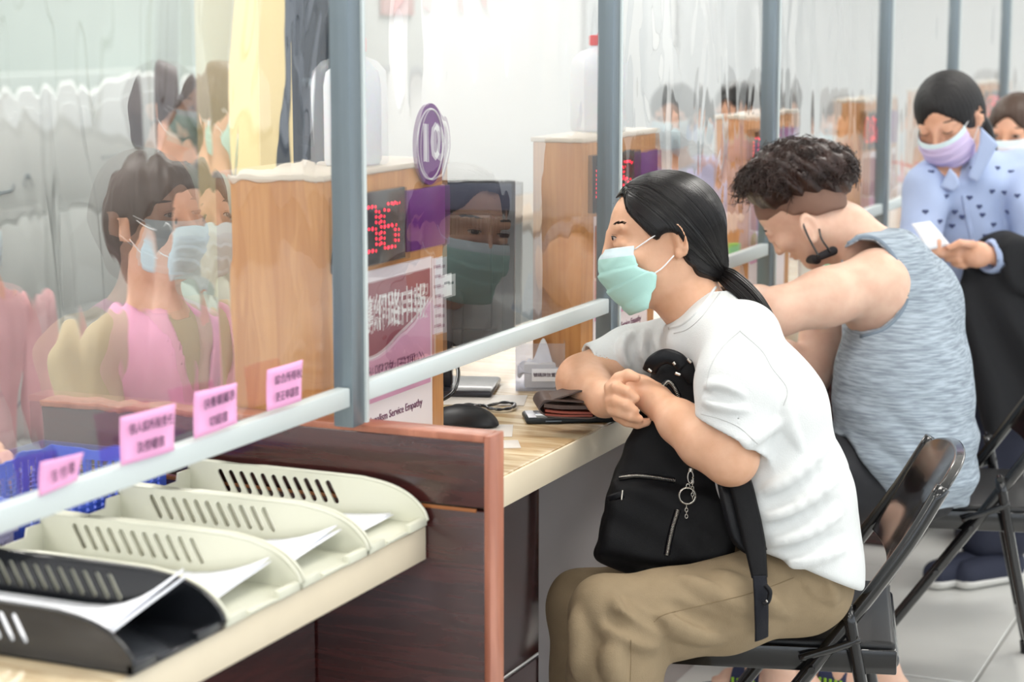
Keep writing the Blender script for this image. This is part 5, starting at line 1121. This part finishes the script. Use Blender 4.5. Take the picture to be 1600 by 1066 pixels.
    if seated:
        o = empty('office_stool', (hip[0], hip[1], 0), 'dark swivel stool of the '+label.split(' ', 1)[0]+' '+' '.join(label.split()[1:6]), 'stool'); zs = hip[2]-.10
        MB().cyl((hip[0], hip[1], zs-.06), (hip[0], hip[1], zs-.005), .19, n=28).build('seat', m_vin, o); MB().cyl((hip[0], hip[1], .06), (hip[0], hip[1], zs-.06), .025).build('column', m_alu, o)
        for q in range(5): a = q*1.2566; MB().box((-.02, 0, 0), (.02, .24, .03), .006).bm.free(); tube('leg', [(hip[0], hip[1], .07), (hip[0]+.24*math.cos(a), hip[1]+.24*math.sin(a), .03)], .018, m_blk, o)
    return root
m_brown = mat('brown_hair', (66, 48, 38), .5); m_vp = mat('pink_vest_cloth', (226, 158, 190), .75, var=.05); m_lil = mat('lilac_uniform', (196, 192, 222), .8); m_msk = mat('pale_blue_mask', (196, 214, 224), .75); m_gb = mat('beige_blouse', (178, 160, 128), .8); m_ws = mat('white_blouse', (226, 226, 236), .8)
rv = lambda a, b, c=0: a*rt+b*fw+np.array([0, 0, c])
def dep(x, y, X): return float((onX(x, y, X)-CAM)@fw)
figure(236, 335, dep(236, 335, -2.05), rv(.75, -.55, -.05), m_gb, m_brown, m_msk, 'clerk in a pink vest and pale mask sitting behind the nearest warped screen', vest=m_vp, hair_len=.06)
figure(262, 165, dep(262, 165, -3.0), rv(.9, -.2, -.1), mat('sage_blouse', (170, 184, 176), .8), m_brown, m_mint, 'clerk with brown hair and mint mask behind the pink vested clerk', hair_len=.05)
figure(-95, 330, dep(-95, 330, -2.85), rv(.5, -.5, -.1), mat('dusty_pink_top', (208, 156, 160), .8), m_hairb, m_msk, 'clerk in dusty pink top at the far left behind the nearest screen')
figure(1052, 182, dep(1052, 182, -2.3), rv(-.25, -.9, -.2), m_lil, m_hairb, m_msk, 'clerk in lilac uniform directly above the head of the seated woman')
figure(1150, 175, dep(1150, 175, -2.3), rv(-.5, -.7, -.2), m_lil, m_hairb, mat('pink_mask', (228, 200, 216), .7), 'clerk in lilac uniform left of the post behind the curly haired man')
figure(1318, 190, dep(1318, 190, -2.3), rv(-.3, -.9, -.1), m_ws, m_brown, m_msk, 'brown haired clerk in white blouse right above the curly haired man')
figure(1540, 140, dep(1540, 140, -2.2), rv(-.3, -.9, -.1), m_vp, m_brown, m_msk, 'distant clerk with brown hair seen behind the ponytail of the standing woman')
figure(1588, 208, 5.9, rv(-.55, -.75, -.2), mat('grey_top', (190, 196, 204), .8), m_brown, m_ws, 'far person with brown hair and white mask at the right edge of the photo')
# office furniture behind the screens
def cab(name, x0, x1, y0, y1, z1, m, lb, n):
    o = empty(name, ((x0+x1)/2, (y0+y1)/2, 0), lb, 'cabinet'); MB().box((x0, y0, 0), (x1, y1, z1), .004).build('carcass', m, o)
    for k in range(n):
        a = .04+(z1-.08)*k/n; MB().box((x1, y0+.02, a+.008), (x1+.014, y1-.02, a+(z1-.08)/n-.008), .003).build('drawer', m, o); MB().box((x1+.014, (y0+y1)/2-.06, a+.10), (x1+.026, (y0+y1)/2+.06, a+.115), .003).build('handle', m_alu, o)
m_fc = mat('light_grey_steel', (196, 200, 198), .5)
for k in range(3): cab('filing_cabinet', -3.98, -3.5, 4.0+k*.62, 4.6+k*.62, 1.32, m_fc, ['nearest', 'middle', 'farthest'][k]+' grey filing cabinet against the office wall', 4)
cab('dark_cupboard', -1.95, -1.88, 3.22, 3.36, 1.9, mat('slate_cupboard', (58, 66, 78), .5), 'tall slate cupboard just left of the nearest full post', 3)
o = empty('cream_placeholder', (-2.66, 4.36, 0), 'tall cream yellow banner for a warm bright shape behind the nearest warped screen', 'placeholder'); MB().box((-2.82, 4.35, .08), (-2.64, 4.36, 1.95), .002).build('placeholder_sheet', mat('cream_yellow_cloth', (250, 228, 170), .7), o); MB().box((-2.84, 4.30, 0), (-2.62, 4.42, .08), .01).build('placeholder_base', m_alu, o); MB().cyl((-2.73, 4.37, .08), (-2.73, 4.37, 1.96), .008).build('placeholder_pole', m_alu, o)  # added cream sheet standing in for a warm bright shape
o = empty('staff_desk', (-3.3, 5.2, 0), 'long tan staff desk behind the service windows', 'desk'); MB().box((-3.48, 5.9, .70), (-3.1, 9.5, .73), .004).build('desk_top', mat('tan_laminate', (176, 156, 134), .4), o)
for y in (5.95, 7.7, 9.45): MB().box((-3.46, y-.02, 0), (-3.12, y+.02, .70), .003).build('leg_panel', m_fc, o)
# pump bottles, milk-style carton and items on the counter further back
def pump(x, y, d, s, lb):
    P = onZ(x, y, CT) if d is None else W(x, y, d); P = np.array([P[0], P[1], CT]); o = empty('pump_bottle', P, lb, 'bottle'); MB().lathe([(.034*s, 0), (.037*s, .006*s), (.037*s, .115*s), (.030*s, .14*s), (.013*s, .152*s), (.013*s, .165*s)], P, 24).build('bottle_body', mat('white_plastic', (240, 240, 244), .35), o)
    MB().lathe([(.016*s, .162*s), (.016*s, .182*s), (.006*s, .186*s), (.006*s, .215*s), (.010*s, .218*s), (.010*s, .228*s)], P, 16).build('pump_collar', mat('red_plastic', (226, 60, 62), .4), o); MB().box(P+np.array([-.035, -.005, .222])*s, P+np.array([.006, .005, .232])*s, .002).build('pump_spout', mat('red_plastic', (226, 60, 62), .4), o)
pump(1407, 360, None, 1.0, 'white pump bottle with red pump between curly haired man and standing woman')
q = onZ(1140, 420, CT); q = np.array([onX(1143, 390, -1.36)[0], onX(1143, 390, -1.36)[1], CT])
o = empty('water_bottle', q, 'clear water bottle with green cap behind the screen above the seated woman ponytail', 'bottle'); MB().lathe([(.028, 0), (.031, .005), (.031, .13), (.026, .15), (.014, .17), (.014, .18)], q, 24).build('bottle_body', m_ac, o); MB().lathe([(.0165, .176), (.0165, .198), (.014, .2)], q, 18).build('green_cap', mat('green_plastic', (120, 190, 70), .4), o); MB().lathe([(.0315, .055), (.0315, .095)], q, 24).build('label_band', mat('pale_label', (190, 220, 200), .5), o)
q = np.array([-1.255, 4.62, CT]); o = empty('refill_pouch', q, 'white plastic pouch with green lettering in front of the man', 'pouch')
sd = SDF().add(rbox(q+np.array([0, 0, .10]), (.035, .055, .10), np.stack([unit((1, -.3, 0)), unit((.3, 1, 0)), (0, 0, 1)]), .03)); sd.build('pouch_body', mat('white_film_plastic', (238, 242, 238), .35), q-.15, q+.22, .005, o)
MB().sph(q+np.array([.028, -.015, .165]), (.012, .04, .022), 14).build('green_patch', mat('green_print', (60, 170, 90), .5), o); text('pouch_text', '茶籽', .052, mat('green_print', (60, 170, 90), .5), o, q+np.array([.045, -.012, .095]), (.29, .957, 0), (0, 0, 1), 1, ext=.004, bold=.001)
# faint door and notices on the far wall
nw = MB().box((-3.99, 9.9, .0), (-3.97, 10.8, 2.1), .004).build('door_1', mat('grey_door', (206, 210, 212), .5)); tag(nw, kind='structure')
for k, (y, z) in enumerate(((5.2, 1.6), (5.6, 1.65), (7.6, 1.5), (8.6, 1.6), (3.2, 1.7))):
    o = tag(MB().box((-3.968 if 4.2 < y < 7.2 else -3.995, y, z), (-3.960 if 4.2 < y < 7.2 else -3.985, y+.3, z+.42), .002).build('wall_notice', mat('notice_%d' % (k % 2), [(244, 206, 206), (214, 220, 206)][k % 2], .6)), ['pink notice on the wall above the filing cabinets', 'green tinted notice on the wall beside the pink one', 'pink notice on the wall right of the grey door', 'green tinted notice farthest along the office wall', 'pink notice nearest the left on the office wall'][k], 'notice')


o = empty('tone_panel', (-3.97, 6.0, 1.35), 'pale sage green sheet added to tone down the wall at the top left', 'board'); MB().box((-3.99, 4.2, 1.3), (-3.97, 7.4, 2.7), .004).build('tone_sheet', mat('pale_sage_tone', (176, 186, 180), .7, var=.04, bs=8), o); MB().box((-3.985, 4.18, 1.27), (-3.955, 7.42, 1.3), .004).build('tone_ledge', m_alu, o)  # sage sheet added over the wall to tone down its brightness

# ---------------------------------------------------------------- small pieces become sub-parts of the part they sit on
RULE = {'led_digits': 'number_display', 'white_ring': 'disc', 'number': 'disc', 'maroon_field': 'poster', 'pink_field': 'poster', 'headline': 'poster', 'tagline': 'poster', 'english_tagline': 'poster', 'print_figure': 'poster', 'label_line': 'label_strip', 'tab_line': 'side_tab',
        'note_text': 'note_sheet', 'zip_teeth': 'zip_tape', 'vent_slot': 'back_bulge', 'phone_bezel': 'phone_screen', 'rivet': 'side_tube', 'shoulder_seam': 't_shirt', 'sleeve_hem': 't_shirt', 'collar_rib': 't_shirt', 'collar_seam': 't_shirt', 'side_seam': 'trousers', 'armhole_binding': 'tank_top', 'green_stripe': 'sandal_strap',
        'printed_motif': 'shirt', 'front_placket': 'shirt', 'collar': 'shirt', 'hair_tie': 'hair', 'hair_strands': 'hair', 'curls': 'curly_hair', 'iris': 'eyeball', 'eyelid_fold': 'eyeball', 'ear_loop': 'face_mask', 'sneaker_sole': 'sneaker', 'rolled_rim': 'side_wall', 'strap_buckle': 'padded_strap', 'side_tab_bar': 'side_tab', 'handle': 'drawer', 'pouch_text': 'pouch_body', 'green_patch': 'pouch_body'}
base = lambda n: n.split('.')[0]
for r_ in [o for o in COL.objects if o.parent is None and o.children]:
    ch = list(r_.children); byn = {}
    for c_ in ch: byn.setdefault(base(c_.name), []).append(c_)
    for n_, pn in RULE.items():
        if n_ not in byn or pn not in byn: continue
        for c_ in byn[n_]:
            cc = np.array(c_.data.vertices[0].co) if len(c_.data.vertices) else np.zeros(3)
            best = min(byn[pn], key=lambda q: np.linalg.norm(np.array(q.data.vertices[len(q.data.vertices)//2].co)-cc))
            if best.parent is r_ and best.matrix_basis == Matrix.Identity(4): c_.parent = best
